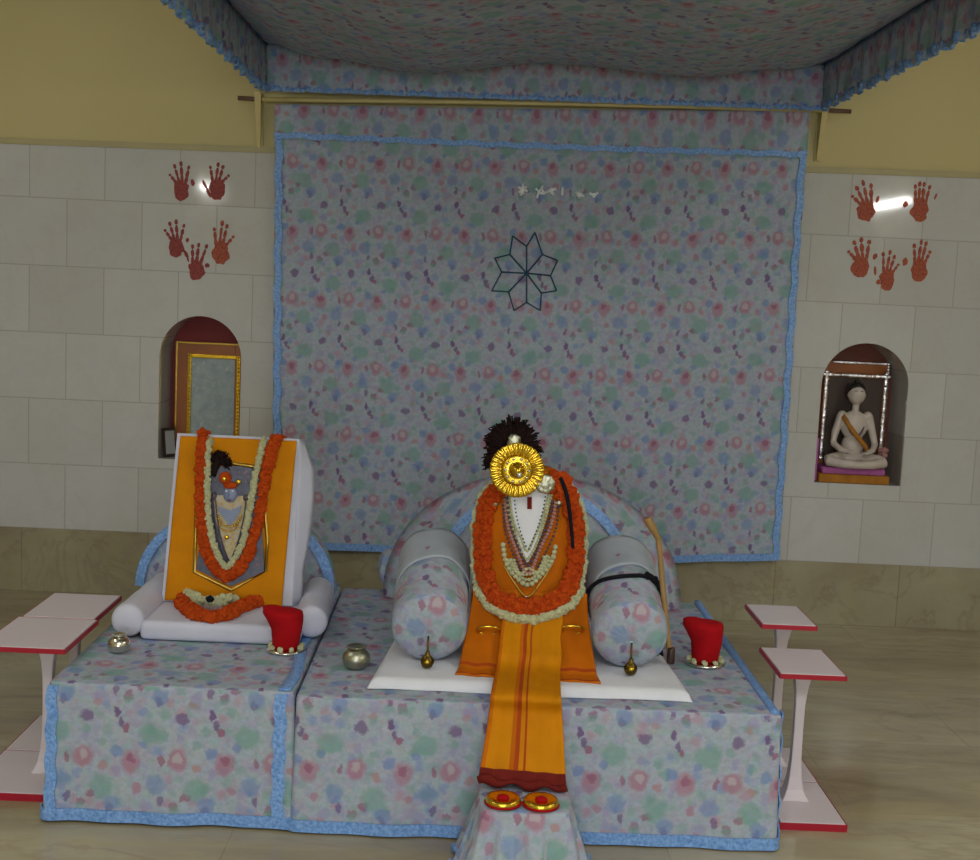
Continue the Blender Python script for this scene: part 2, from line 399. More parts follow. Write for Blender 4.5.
def world_mat_obj(g, name, mat):
    o = g.obj(name, mat); loc = o.location.copy()
    for v in o.data.vertices: v.co += loc
    o.location = (0, 0, 0); return o
struct(world_mat_obj(g, 'trim_1', 'marble'))
struct(world_mat_obj(G().box((WX0, -.016, 0), (WX1, .24, Z0)), 'trim_2', 'dado'))
g = G(); K = 40
g.tape([(x, 0, ztop(x)+.012) for x in (WX0, WX1)], (0, 0, 1), (0, -1, 0), .028, .018)
struct(g.obj('trim_3', 'plaster_edge'))
for i, (n, mt) in enumerate(zip(NI, ('niche_red', 'niche_brown'))):
    g = G(); X = [n[0]+(n[1]-n[0])*k/30 for k in range(31)]; v = [(x, YB-.012, n[2]) for x in X]+[(x, YB-.012, arch_z(n, x)) for x in X]
    v += [(x, YB, z) for x, y, z in v]; f = []
    for k in range(30): f += [(k, k+1, 32+k, 31+k), (62+k, 93+k, 94+k, 63+k)]
    struct(obj('trim_%d' % (4+i), v, f, mt))

# ------------------------------------------------------------------ hand prints
def handprint(palm, pr, tips, thumb, mat, label, group, ox, oy, s):
    """pressed palm and fingers as a skin of pigment on the marble; coordinates surveyed on the wall"""
    root_ = None; g = G(); W = lambda x, y: at(ox+x/s, oy+y/s, YW)
    def blob(c, rx, rz, ang, jit=.12, n=26, dd=0):
        c = c+Vector((0, -.0005*(dd != 0)-.0003*(dd > .2)-.0003*(dd > .5), 0))
        sd = random.random()*99; v = []
        for layer in (0, -.0016):
            for k in range(n):
                a = 2*pi*k/n; q = 1+jit*noise.noise(Vector((cos(a)*1.7+sd, sin(a)*1.7, 0)))*2
                x = rx*q*cos(a); z = rz*q*sin(a)
                v.append((c.x+x*cos(ang)-z*sin(ang), c.y+.0002+layer, c.z+x*sin(ang)+z*cos(ang)))
        g.add(v, [tuple(range(n, 2*n))]+[(k, (k+1) % n, n+(k+1) % n, n+k) for k in range(n)])
    C = W(*palm); sc = 1/s/212.
    blob(C, pr[0]*sc, pr[1]*sc, 0, .16)
    blob(C+Vector((0, -.0012, -pr[1]*.50*sc)), pr[0]*.78*sc, pr[1]*.66*sc, 0, .15)
    n = len(tips)
    for k, tp in enumerate(tips):
        T = W(*tp); base = C+Vector(((k-(n-1)/2)/(n/2)*pr[0]*.75*sc, 0, pr[1]*.72*sc)); d = T-base; L = d.length; an = math.atan2(d.z, d.x)-pi/2
        w = pr[0]*.21*sc
        for f0, f1 in ((-.12, .42), (.34, .76), (.80, 1.05)):
            blob(base+d*(f0+f1)/2, w*random.uniform(.85, 1.1), L*(f1-f0)/2*1.05, an, .12, 16, f0)
    for tb in thumb: blob(W(*tb[:2]), tb[2]*sc, tb[3]*sc, tb[4], .15, 16, .1)
    o = g.obj('handprint', mat); tag(o, label, 'handprint', group); return o
gL = 'red handprints on the marble left of the curtain'; gR = 'red handprints on the marble right of the curtain'
S1, S2 = 6.14, 6.145
handprint((190, 245), (48, 55), [(120, 150), (150, 92), (190, 75), (240, 100)], [(262, 200, 12, 20, .2)], 'pig_red', 'red handprint left of the curtain, upper pair, the one farther from the curtain', gL, 150, 150, S1)
handprint((412, 240), (48, 58), [(370, 100), (420, 82), (450, 98), (486, 155)], [(335, 210, 9, 28, .5), (360, 262, 10, 30, .45)], 'pig_red', 'red handprint left of the curtain, upper pair, the one nearer the curtain', gL, 150, 150, S1)
handprint((160, 595), (46, 55), [(90, 490), (120, 445), (160, 432), (210, 460)], [(230, 552, 10, 14, 0), (222, 640, 11, 30, .5)], 'pig_red', 'red handprint left of the curtain, lower trio, leftmost with a long thumb streak', gL, 150, 150, S1)
handprint((285, 735), (48, 55), [(262, 585), (300, 575), (350, 585)], [(352, 708, 16, 14, 0), (232, 665, 6, 22, .2)], 'pig_red', 'red handprint left of the curtain, lower trio, the lowest middle one', gL, 150, 150, S1)
handprint((435, 630), (52, 60), [(395, 480), (445, 440), (475, 460), (515, 530)], [], 'pig_orange', 'orange-red handprint left of the curtain, lower trio, nearest the curtain', gL, 150, 150, S1)
handprint((158, 315), (56, 52), [(72, 220), (100, 165), (140, 130), (190, 150)], [(230, 242, 11, 24, -.2)], 'pig_orange', 'red handprint right of the curtain, upper pair, the one nearer the curtain', gR, 840, 160, S2)
handprint((490, 315), (52, 58), [(462, 155), (490, 138), (517, 140), (552, 160)], [(402, 272, 16, 18, 0), (586, 225, 7, 20, -.3)], 'pig_orange', 'red handprint right of the curtain, upper pair, the one farther from the curtain', gR, 840, 160, S2)
handprint((125, 655), (58, 58), [(50, 560), (85, 500), (130, 480), (180, 495)], [(215, 592, 13, 20, -.3)], 'pig_orange', 'red handprint right of the curtain, lower trio, leftmost and broadest', gR, 840, 160, S2)
handprint((290, 735), (46, 58), [(265, 570), (308, 558), (335, 590), (360, 640)], [(215, 680, 8, 28, .1), (235, 750, 14, 16, 0)], 'pig_orange', 'red handprint right of the curtain, lower trio, the lowest middle one', gR, 840, 160, S2)
handprint((485, 680), (50, 60), [(455, 520), (500, 495), (530, 505), (555, 560)], [(400, 625, 17, 24, 0)], 'pig_orange', 'red handprint right of the curtain, lower trio, rightmost', gR, 840, 160, S2)

# ------------------------------------------------------------------ curtain rod, curtain
YC = -.075
RA, RB = at(238, 98, YC), at(851, 111.5, YC)
rd = root('curtain_rod', (RA+RB)/2, 'long cream curtain rod on two wall brackets above the floral backdrop', 'curtain rod')
a1, b1 = at(262, 99.5, YC), at(822, 110, YC)
G().tube([a1+Vector((0, 0, sin(pi*i/8)*.006)) + (b1-a1)*(i/8) for i in range(9)], .011, 12).obj('pole', 'rod', rd, True)
for A, B in ((RA, a1), (b1, RB)):
    e = G().tube([A, B], .010, 10).obj('rod_end', 'rod_end', rd, True); e['label'] = 'brown bare end of the rod'
for x, y0, y1 in ((258, 97, 146), (825, 109, 159)):
    P = at(x, y0, YC); Q = at(x, y1, YC); g = G()
    g.hexa([(P.x-.007, -.02, Q.z), (P.x+.007, -.02, Q.z), (P.x+.007, 0, Q.z), (P.x-.007, 0, Q.z)], [(P.x-.015, -.095, P.z+.02), (P.x+.015, -.095, P.z+.02), (P.x+.015, 0, P.z+.02), (P.x-.015, 0, P.z+.02)])
    g.box((P.x-.016, -.010, Q.z-.005), (P.x+.016, 0, P.z+.03), .003)
    g.obj('bracket', 'rod', rd)

TLc, TRc, BRc, BLc = at(275, 105, -.06), at(809, 112, -.06), at(779, 560, -.06), at(272, 548, -.06)
HANG = .03
def cur(u, v):   # v from top (0) to bottom (1)
    top = TLc.lerp(TRc, u); bot = BLc.lerp(BRc, u)
    top = top + Vector((0, 0, -.006*sin(u*pi))); bot = bot + Vector((0, 0, -.030*max(0, sin((u-.15)*pi/.85))*(1 if u > .15 else 0)))
    p = top.lerp(bot, v)
    k = .25+.75*v
    w = .010*sin(u*21+1.5*v)+.006*sin(u*47+2+v*3)+.012*noise.noise(Vector((u*4, v*2.5, 3)))*2
    return Vector((p.x, -.052-HANG*.3+w*k, p.z))
cw = (TRc-TLc).length; chh = (TLc-BLc).length
ct = root('backdrop_curtain', Vector(((TLc.x+TRc.x)/2, -.06, BLc.z)), 'large pale floral curtain with blue border hanging on the back wall', 'curtain')
sheet('curtain_cloth', 110, 90, lambda u, v: cur(u, .0+v), 'floral', ct, .004, lambda u, v: (u*cw+.07, -v*chh+.13), thdir=(0, -1, 0))
hv = .063
hvf = lambda u: .063+.026*u
sheet('curtain_header', 110, 10, lambda u, v: cur(u, v*hvf(u))+Vector((0, -.012-.006*v-.004*sin(u*60), .002)), 'floral', ct, .003, lambda u, v: (u*cw+.02, -v*chh*hv+.21), thdir=(0, -1, 0))
g = G(); g.tape([cur(i/110, hvf(i/110)+.003+.002*sin(i*.9))+Vector((0, -.022, 0)) for i in range(111)], (0, 0, 1), (0, -1, 0), .025, .003); g.obj('border_ribbon', 'blue', ct)
for u in (.008, .992):
    g = G(); g.tape([cur(u+.0022*sin(i*.8), .0+i/90)+Vector((0, -.008, 0)) for i in range(91)], (1, 0, 0), (0, -1, 0), .030, .004); g.obj('border_ribbon', 'blue', ct)
g = G(); g.tape([cur(i/110, .992)+Vector((0, -.008, 0)) for i in range(111)], (0, 0, 1), (0, -1, 0), .034, .004); g.obj('border_ribbon', 'blue', ct)
def oncur(px, py, off=.010):
    P = at(px, py, -.06); u = (P.x-TLc.x)/(TRc.x-TLc.x); v = (TLc.z-P.z)/(TLc.z-BLc.z)
    return Vector((P.x, cur(min(1, max(0, u)), min(1, max(0, v))).y-off, P.z))
Zs = lambda x, y: oncur(440+x/4.3, 150+y/4.3)
cen = (372, 530); tips = [(312, 370), (408, 355), (505, 475), (500, 605), (430, 690), (318, 690), (222, 605), (235, 465)]
inn = [(300, 450), (372, 415), (440, 450), (475, 540), (435, 615), (372, 655), (295, 610), (265, 525)]
g = G()
for i in range(8):
    g.tube([Zs(*cen), Zs(*inn[i])], .0036, 6); g.tube([Zs(*inn[i]), Zs(*tips[i])], .0032, 6); g.tube([Zs(*tips[i]), Zs(*inn[(i+1) % 8])], .0032, 6)
g.ball(Zs(*cen), (.011, .006, .011), 2); o = g.obj('star_applique', 'teal', ct, True); o['label'] = 'eight-petalled flower outlined in dark teal braid'
Zg = lambda x, y: oncur(500+x/8.17, 170+y/8.17)
glyph = [[(185, 115), (185, 200)], [(145, 140), (225, 175)], [(150, 185), (220, 135)], [(165, 210), (200, 150)], [(290, 150), (320, 180), (345, 130)], [(300, 230), (315, 185), (355, 195), (375, 180)],
         [(335, 150), (350, 175), (330, 200)], [(380, 185), (415, 155), (460, 158)], [(395, 165), (420, 185), (440, 205)], [(510, 140), (506, 200)], [(496, 200), (516, 196)],
         [(615, 180), (650, 205), (685, 215)], [(640, 175), (655, 200), (640, 235)], [(625, 215), (670, 195)], [(730, 190), (765, 212), (800, 185)], [(765, 212), (768, 228)], [(765, 190), (765, 210)]]
M['silver_thread'] = cloth('silver_thread', (.92, .95, .97), .05, 60, .35, .8)
chars = [(glyph[0:4], (185, 160, .010)), (glyph[4:7], (318, 178, .007)), (glyph[7:9], (430, 165, .007)), (glyph[9:11], (506, 170, .005)), (glyph[11:14], (650, 205, .010)), (glyph[14:], (765, 206, .007))]
for st_, (bx, by, br) in chars:
    g = G()
    for s_ in st_: g.tube([Zg(*p)+Vector((0, -.002, 0)) for p in s_], .0062, 6)
    g.ball(Zg(bx, by), (br, .004, br), 2, .3)
    o = g.obj('silver_character', 'silver_thread', ct, True); o['label'] = 'small silver stitched character in the row above the flower'

# ------------------------------------------------------------------ canopy
CX0, CX1, CYb, CYf, CZ = -.985, 1.525, -.125, -2.75, 2.585
cp = root('canopy', ((CX0+CX1)/2, (CYb+CYf)/2, CZ), 'sagging floral cloth canopy with ruffled valance hanging above the platforms', 'canopy')
cz = lambda u: CZ-.012+.034*u
def pl_(u):
    K = [(0, 0), (.12, .10), (.28, .150), (.5, .075), (.75, .125), (.9, .08), (1, 0)]
    for (a, b), (c, d) in zip(K, K[1:]):
        if u <= c: t = (u-a)/(c-a); t = t*t*(3-2*t) if 0 < a else sin(t*pi/2); t = t if c < 1 else 1-cos((u-a)/(c-a)*pi/2); return b+(d-b)*t
    return 0
def can(u, v):
    x = lerp(CX0, CX1, u); y = lerp(CYb, CYf, v); e = (CYb-y)
    lob = pl_(u)
    s = (1-exp(-e/.13))
    far = .05*sin(pi*min(1, e/2.6))*sin(pi*u)
    return Vector((x, y, cz(u)-lob*s-far+.006*noise.noise(Vector((u*14, v*16, 0)))+.004*sin(v*40+5*u)*sin(pi*u)))
sheet('canopy_cloth', 80, 70, can, 'floral', cp, .004, lambda u, v: (u*(CX1-CX0), v*(CYb-CYf)), thdir=(0, 0, 1))
VH = .205
def valance(A, B, outn, nm, n):
    L = (Vector(B)-Vector(A)).length; outn = Vector(outn)
    def f(u, v):
        p = Vector(A).lerp(Vector(B), u); w = .009*sin(u*L*38)*(.25+v)+.006*sin(u*L*95+2)*v
        return p+outn*w+Vector((0, 0, -VH*v))
    sheet('valance', n, 8, f, 'floral', cp, .003, lambda u, v: (u*L*1.1+A[0], -v*VH+A[1]*3))
    g = G(); N = n*2; pts = [f(i/N, 1)+outn*(.007*sin(i*1.9))+Vector((0, 0, .005*sin(i*1.3)+.012)) for i in range(N+1)]
    g.tape(pts, lambda i: (outn.y*.35*sin(i*1.7), outn.x*.35*sin(i*1.7), 1), outn, .020 if outn.y else .030, .004); g.obj('ruffle_edge', 'blue', cp, True)
    g = G(); g.tube([Vector(A).lerp(Vector(B), i/30)-outn*.008+Vector((0, 0, .004)) for i in range(31)], .009, 8); g.obj('cord', 'dark_blue', cp, True)
zl, zr = cz(0), cz(1)
valance((CX0, CYb, zl), (CX1, CYb, zr), (0, -1, 0), 'b', 130)
valance((CX0, CYf, zl), (CX0, CYb, zl), (-1, 0, 0), 'l', 130)
valance((CX1, CYb, zr), (CX1, CYf, zr), (1, 0, 0), 'r', 130)
valance((CX1, CYf, zr), (CX0, CYf, zl), (0, -1, 0), 'f', 130)
for x, y in ((CX0, CYf), (CX1, CYf), (CX0, CYb), (CX1, CYb)):
    G().tube([(x, y, 2.58), (x, y, ZC)], .005, 6).obj('hanging_cord', 'dark_blue', cp, True)

# ------------------------------------------------------------------ platforms with cloth covers
HP = .393
def drape(nm, x0, x1, y0, y1, top, low, seedv, amp, label, flare=.012, corner=.012):
    """cloth-covered low platform: returns root and the hem-following function"""
    rt = root(nm, ((x0+x1)/2, (y0+y1)/2, 0), label, 'platform')
    # wooden box under the cloth
    per = []; hx, hy = (x1-x0)/2, (y1-y0)/2; cx, cy = (x0+x1)/2, (y0+y1)/2
    def edge(x, y, nx, ny): per.append((Vector((x, y)), Vector((nx, ny))))
    n1 = int((x1-x0)/.012); n2 = int((y1-y0)/.025); c = corner
    def arc(px, py, a0):
        for k in range(1, 5): a = a0+pi/2*k/5; edge(px+c*cos(a), py+c*sin(a), cos(a), sin(a))
    for k in range(n1+1): edge(lerp(x0+c, x1-c, k/n1), y0, 0, -1)
    arc(x1-c, y0+c, -pi/2)
    for k in range(n2+1): edge(x1, lerp(y0+c, y1-c, k/n2), 1, 0)
    arc(x1-c, y1-c, 0)
    for k in range(n1+1): edge(lerp(x1-c, x0+c, k/n1), y1, 0, 1)
    arc(x0+c, y1-c, pi/2)
    for k in range(n2+1): edge(x0, lerp(y1-c, y0+c, k/n2), -1, 0)
    arc(x0+c, y0+c, pi)
    N = len(per)
    def pt(i, z, off=0.):
        p, n = per[i % N]; k = (top-z)/(top-low); s = p.x*1.0+p.y*1.3
        w = amp*k*(sin(s*17+seedv)+.7*sin(s*33+seedv*2)+1.8*noise.noise(Vector((s*5, z*3, seedv))))*.6+flare*k
        q = p+n*(w+off); return Vector((q.x, q.y, z))
    rings = [(.30, top), (.75, top+.0), (.955, top), ]
    vs = []; fs = []
    for f, z in rings:
        for p, n in per: vs.append((cx+(p.x-cx)*f, cy+(p.y-cy)*f, z+.003*noise.noise(Vector((p.x*6, p.y*6, f*3)))))
    for dz, inset in ((.0, .007), (-.002, .002), (-.007, 0)):
        for i in range(N): p, n = per[i]; q = p-n*inset; vs.append((q.x, q.y, top+dz))
    nz = 16
    for j in range(1, nz+1):
        for i in range(N): vs.append(pt(i, lerp(top-.010, low, j/nz)))
    R = len(vs)//N
    for j in range(R-1):
        for i in range(N): fs.append((j*N+i, (j+1)*N+i, (j+1)*N+(i+1) % N, j*N+(i+1) % N))
    fs.append(tuple(range(N)))
    obj('cover_cloth', vs, fs, 'floral', rt, True)
    G().box((x0+.02, y0+.02, 0), (x1-.02, y1-.02, top-.012), .004).obj('platform_box', 'frame_dark', rt)
    g = G(); pts = [pt(i, low+.012, .003) for i in range(N)]; ns = [Vector((per[i][1].x, per[i][1].y, 0)) for i in range(N)]
    pts.append(pts[0]); ns.append(ns[0])
    g.tape(pts, (0, 0, 1), lambda i: ns[i], .034, .004); g.obj('hem_ribbon', 'blue', rt)
    return rt, pt, per
LX0, LX1, RX1 = -1.135, -.452, .912
PY0, PY1 = -2.50, -1.26
lp, lpt, lper = drape('covered_platform', LX0, LX1-.002, PY0, PY1, HP+.006, .012, 1.3, .010, 'lower left square platform under a pale floral cloth with blue ribbon edges, holding the portrait')
rp, rpt, rper = drape('covered_platform', LX1+.006, RX1, PY0-.012, PY1, HP, .010, 4.1, .006, 'wide central platform under a pale floral cloth, holding the garlanded seat')
def corner_ribbon(rt, per, pt, test, w=.03, zlo=.02, zhi=HP, yrun=None, X=None, zt=HP):
    i = min(range(len(per)), key=test); g = G()
    n = per[i][1]; side = Vector((-n.y, n.x, 0)); out = Vector((n.x, n.y, 0))
    g.tape([pt(i, lerp(zlo, zhi, k/24), .003) + Vector((.003*sin(k*1.1), 0, 0)) for k in range(25)], side, out, w, .004)
    g.obj('edge_ribbon', 'blue', rt)
corner_ribbon(lp, lper, lpt, lambda i: (lper[i][0]-Vector((LX0+.012, PY0))).length)
corner_ribbon(lp, lper, lpt, lambda i: (lper[i][0]-Vector((LX1-.035, PY0))).length, .034)
corner_ribbon(rp, rper, rpt, lambda i: (rper[i][0]-Vector((RX1, PY0+.02))).length, .034)
g = G(); g.tape([(LX1-.030+.010*sin(k*.25), lerp(PY0+.003, PY1+.02, k/50), HP+.0075) for k in range(51)], (1, 0, 0), (0, 0, 1), .034, .004); g.obj('edge_ribbon', 'blue', lp, True)
g = G(); g.tape([(RX1-.016, lerp(PY0, PY1+.02, k/40), HP+.001) for k in range(41)], (1, 0, 0), (0, 0, 1), .026, .003); g.obj('edge_ribbon', 'blue', rp, True)

# ------------------------------------------------------------------ backrests
def backrest(cx, y, a, h, a2, h2, th, zb, label, trim=True, lean=.06):
    rt = root('arched_backrest', (cx, y, zb), label, 'backrest'); n = 48; vs = []; fs = []
    def ring(A, H, yy, puff):
        for k in range(n+1):
            t = pi*k/n; x = -cos(t); z = sin(t)**.92
            vs.append((cx+A*x, yy+lean*z*H/.4, zb+H*z))
    prof = [(.0, .0, -.035), (.5, .5, -.030), (.88, .88, -.015), (1, 1, 0)]
    for fa, fh, dy in prof: ring(max(a*fa, .001), max(h*fh, .001), y+dy, 0)
    for k in range(1, 6):
        f = k/5; ring(lerp(a, a2, f), lerp(h, h2, f), y+th*f**1.3, 0)
    ring(a2*.95, h2*.95, y+th+.02, 0); ring(.001, .001, y+th+.02, 0)
    W = n+1; R = len(vs)//W
    for j in range(R-1):
        for k in range(n): fs.append((j*W+k, (j+1)*W+k, (j+1)*W+k+1, j*W+k+1)[::-1])
        fs.append((j*W, j*W+n, (j+1)*W+n, (j+1)*W))
    obj('cushion', vs, fs, 'floral', rt, True)
    if trim:
        g = G(); pts = []
        for k in range(n+1):
            t = pi*k/n; pts.append(Vector((cx-a*1.0*cos(t), y-.006+lean*sin(t)**.92*h/.4, zb+.004+h*sin(t)**.92)))
        g.tape(pts, lambda i: (-cos(pi*i/n), 0.3, sin(pi*i/n)+.001), (0, -1, 0), .036, .006); g.obj('edge_ribbon', 'blue', rt)
    return rt
backrest(-.828, -1.40, .345, .285, .36, .30, .08, HP+.007, 'floral arched backrest with blue edge behind the portrait')
backrest(.262, -1.50, .365, .43, .555, .47, .15, HP+.001, 'wide floral arched backrest behind the garlanded seat')
# small dark cushion behind the left bolster
def pillow(nm, c, sx, sy, sz, mat, label, cat, rot=0, tilt=0, puff=.5, parent=None, group=None):
    g = G(); bm = bmesh.new(); bmesh.ops.create_grid(bm, x_segments=18, y_segments=18, size=1); vs = []; fs = []
    bm.free(); n = 18
    for s in (1, -1):
        for j in range(n+1):
            for i in range(n+1):
                u = -1+2*i/n; v = -1+2*j/n; e = (max(0, (1-u**4))*max(0, (1-v**4)))**puff
                k = 1-.05*(abs(u*v))**1.0*0; pin = 1-.07*(1-abs(u))*abs(v)
                vs.append(Vector((u*sx*k, v*sy*k, s*sz*e*(1+.12*noise.noise(Vector((u*2, v*2, c[0]*9)))))))
    W = n+1; K = W*W
    for j in range(n):
        for i in range(n):
            a = j*W+i; fs.append((a, a+1, a+W+1, a+W)); fs.append((K+a, K+a+W, K+a+W+1, K+a+1))
    Rm = Matrix.Rotation(rot, 3, 'Z') @ Matrix.Rotation(tilt, 3, 'X')
    vs = [Rm @ v + Vector(c) for v in vs]
    bmm = bmesh.new(); me = bpy.data.meshes.new('tmp'); me.from_pydata([tuple(v) for v in vs], [], fs); bmm.from_mesh(me); bmesh.ops.remove_doubles(bmm, verts=bmm.verts[:], dist=.0004)
    bmm.verts.index_update(); g.add([v.co.copy() for v in bmm.verts], [[v.index for v in f.verts] for f in bmm.faces]); bmm.free(); bpy.data.meshes.remove(me)
    o = g.obj(nm, mat, parent, True)
    if label: tag(o, label, cat, group)
    return o
c = on(399, 592, HP)
pillow('small_cushion', (c.x, c.y+.05, HP+.078), .085, .055, .075, 'floral', 'small plump floral cushion behind the left floral bolster', 'cushion', .2)

# ------------------------------------------------------------------ left platform: mattress, bolsters, portrait
ZL = HP+.0075
fl, fr = on(136, 645, ZL), on(272, 647, ZL)
mx0, mx1, my0 = fl.x-.005, -.50, -2.075
g = G(); g.box((mx0, my0, ZL), (mx1, -1.56, ZL+.062), .024, seg=5)
o = g.obj('mattress', 'white_cloth', None, True); tag(o, 'white cotton seat mattress under the yellow draped portrait', 'mattress')
ZM = ZL+.062
def bolster(A, B, r, mat, nm, label, group, parent=None, capd=.5, gather=0.):
    A = Vector(A); B = Vector(B); L = (B-A).length; prof = [(.0015, -r*capd)]
    for k in range(1, 9): t = pi/2*k/8; prof.append((r*sin(t)**.75, -r*capd*cos(t)**.9))
    for k in range(1, 13): prof.append((r*(1+.02*sin(k*1.7)), L*k/12))
    for k in range(1, 9): t = pi/2*k/8; prof.append((max(.0015, r*cos(t)**.75), L+r*capd*sin(t)))
    def fn(p, a, i):
        if gather and i < 9: k = 1+gather*sin(a*22)*(1-i/9); return Vector((p.x, p.y, p.z+gather*.12*r*4*sin(a*22)*(i/9)*(1-i/9)))
        return p*1.0
    g = G(); g.lathe(prof, A, 88, (B-A), fn=fn); return g, prof
P1 = on(124, 634, ZL+.02); 
g, _ = bolster((P1.x+.005, P1.y+.03, ZL+.058), (P1.x+.015, -1.62, ZL+.058), .052, 'white_cloth', '', '', '')
tag(g.obj('side_bolster', 'white_cloth', None, True), 'white cotton bolster left of the portrait, beside the small silver pot', 'bolster', 'white bolsters flanking the portrait')
g, _ = bolster((-.455-.02, -1.98, ZL+.058), (-.50, -1.60, ZL+.058), .052, 'white_cloth', '', '', '')
tag(g.obj('side_bolster', 'white_cloth', None, True), 'white cotton bolster right of the portrait, behind the red covered pot', 'bolster', 'white bolsters flanking the portrait')

# portrait: leaning board under white and saffron cloths
bl, br_ = on(166, 600, ZM+.004), on(281, 607, ZM+.004)
YP = (bl.y+br_.y)/2; nrm = Vector((0, -1, .16)).normalized(); PP = Vector((0, YP, ZM+.004))
def pf(px, py, off=0.): return plane_pt(px, py, PP, nrm)+nrm*off
pr = root('draped_portrait', (bl+br_)/2, 'upright portrait board draped in saffron yellow cloth with a small crowned picture', 'portrait')
cTL, cTR, cBL, cBR = pf(181, 436), pf(297, 441), pf(165, 600), pf(282, 606)
g = G(); back = Vector((0, .085, -.012)); 
q = [pf(177, 433), pf(299, 439), pf(161, 601), pf(292, 606)]
fr4 = [q[2], q[3], q[1], q[0]]
g.hexa([p+back-nrm*.004 for p in fr4], [p-nrm*.006 for p in fr4]); g.obj('board', 'white_cloth', pr)
def flap(u, v):
    T, B = pf(299, 440, -.01), pf(291, 606, -.01); p = T.lerp(B, v); w = .052*(1-v)**.0*(.55+.45*sin(pi*min(1, v*1.15+.1)))*(.35+.65*min(1, v*6)); 
    return p+Vector((w*u*(1 if v < .93 else 1), .05*u+.004*sin(v*14), -.01*u))
sheet('white_cloth_side', 4, 24, flap, 'white_cloth', pr, .004)
def sil(u, v):
    p = cTL.lerp(cTR, u).lerp(cBL.lerp(cBR, u), v)
    return p+nrm*(.004+.0025*sin(u*19+v*3)+.005*noise.noise(Vector((u*4, v*5, 1))))
sheet('saffron_cloth', 40, 50, sil, 'saffron', pr, .004, thdir=tuple(nrm))
g = G(); g.tape([pf(x, y, .010) for x, y in ((198, 470), (196, 540), (195, 572), (212, 580), (232, 590), (250, 580), (266, 571), (268, 540), (262, 475))], lambda i: (1, 0, .3) if i in (0, 1, 2, 6, 7, 8) else (.2, 0, 1), nrm, .010, .003); g.obj('gold_braid', 'old_gold', pr, True)
g = G(); g.tape([pf(x, y, .011) for x, y in ((214, 463), (235, 464), (250, 466), (262, 468))], (0, 0, 1), nrm, .012, .003); g.obj('gold_braid', 'old_gold', pr, True)
def poly_slab(pts, o0, o1):
    n = len(pts); v = [pf(x, y, o0) for x, y in pts]+[pf(x, y, o1) for x, y in pts]
    return G().add(v, [tuple(range(n)), tuple(range(2*n-1, n-1, -1))]+[(k, (k+1) % n, n+(k+1) % n, n+k) for k in range(n)])
poly_slab([(211, 470), (216, 467), (240, 466), (252, 468), (260, 473), (265, 571), (232, 586), (197, 569)], .009, .016).obj('picture_panel', 'painting', pr)
poly_slab([(215, 495), (250, 496), (246, 520), (238, 545), (231, 560), (224, 545), (217, 520)], .016, .020).obj('bib', 'bib', pr)
g = G()
g.ball(pf(231.5, 495, .018), (.024, .012, .029), 3); g.ball(pf(231, 494, .029), (.004, .005, .006), 2); 
g.obj('figure', 'blue_enamel', pr, True)
poly_slab([(219, 505), (225, 508), (231, 510), (237, 508), (243, 505), (240, 514), (231, 526), (222, 514)], .020, .026).obj('chest_ornament', 'blue_enamel', pr)
for ex_ in (228, 234): G().ball(pf(ex_, 491, .029), (.0045, .002, .0025), 2).obj('eye', 'white_satin', pr, True)
G().ball(pf(231, 500, .0285), (.006, .002, .002), 2).obj('mouth', 'red_velvet', pr, True)
g = G(); g.ball(pf(226.5, 478, .022), (.021, .015, .021), 3); g.ball(pf(231.5, 485.5, .022), (.023, .014, .013), 3); g.obj('turban', 'marigold', pr, True)
for q3, r3 in ((pf(226.5, 479, .038), .008), (pf(240, 482, .026), .009), (pf(228, 537, .023), .008)): G().ball(q3, (r3, .005, r3), 2).obj('gold_stud', 'gold', pr, True)
g = G()
for k in range(13): t = pi*k/12; g.ball(pf(231-11*cos(t), 516+10*sin(t), .026), .0045, 1)
for k in range(11): t = pi*k/10; g.ball(pf(230-9*cos(t), 524+7*sin(t), .024), .004, 1)
g.obj('gold_necklace', 'gold', pr, True)
g = G(); g.ball(pf(215, 496, .018), (.010, .007, .014), 2, .3); g.ball(pf(247, 498, .018), (.010, .007, .012), 2, .3)
for xs_ in (((213, 498), (216, 525), (222, 548), (229, 562)), ((217, 500), (220, 528), (226, 550), (230, 562)), ((247, 502), (244, 522), (238, 545), (231, 562)), ((250, 502), (247, 524), (240, 548), (231, 563))):
    for p in even(curve([pf(x, y, .023) for x, y in xs_], 30), .006): g.ball(p, .0032, 1)
g.obj('dark_bead_strands', 'dark_beads', pr, True)
g = G()
for k in range(230):   # plume
    a = random.uniform(-.6, 3.0); L = random.uniform(.2, 1); c0 = pf(221, 462, .02); e = c0+Vector((cos(a)*.040*L, random.uniform(-.012, .008), sin(a)*.042*L)); 
    g.tube([c0+(e-c0)*.2, e, e+Vector((random.uniform(-.008, .008), 0, random.uniform(-.012, .004)))], lambda t: .0034*(1-.7*t), 4)
g.tube([pf(213, 476, .018), pf(216, 468, .02), pf(221, 460, .02)], .013, 8); g.obj('plume', 'black_hair', pr, True)

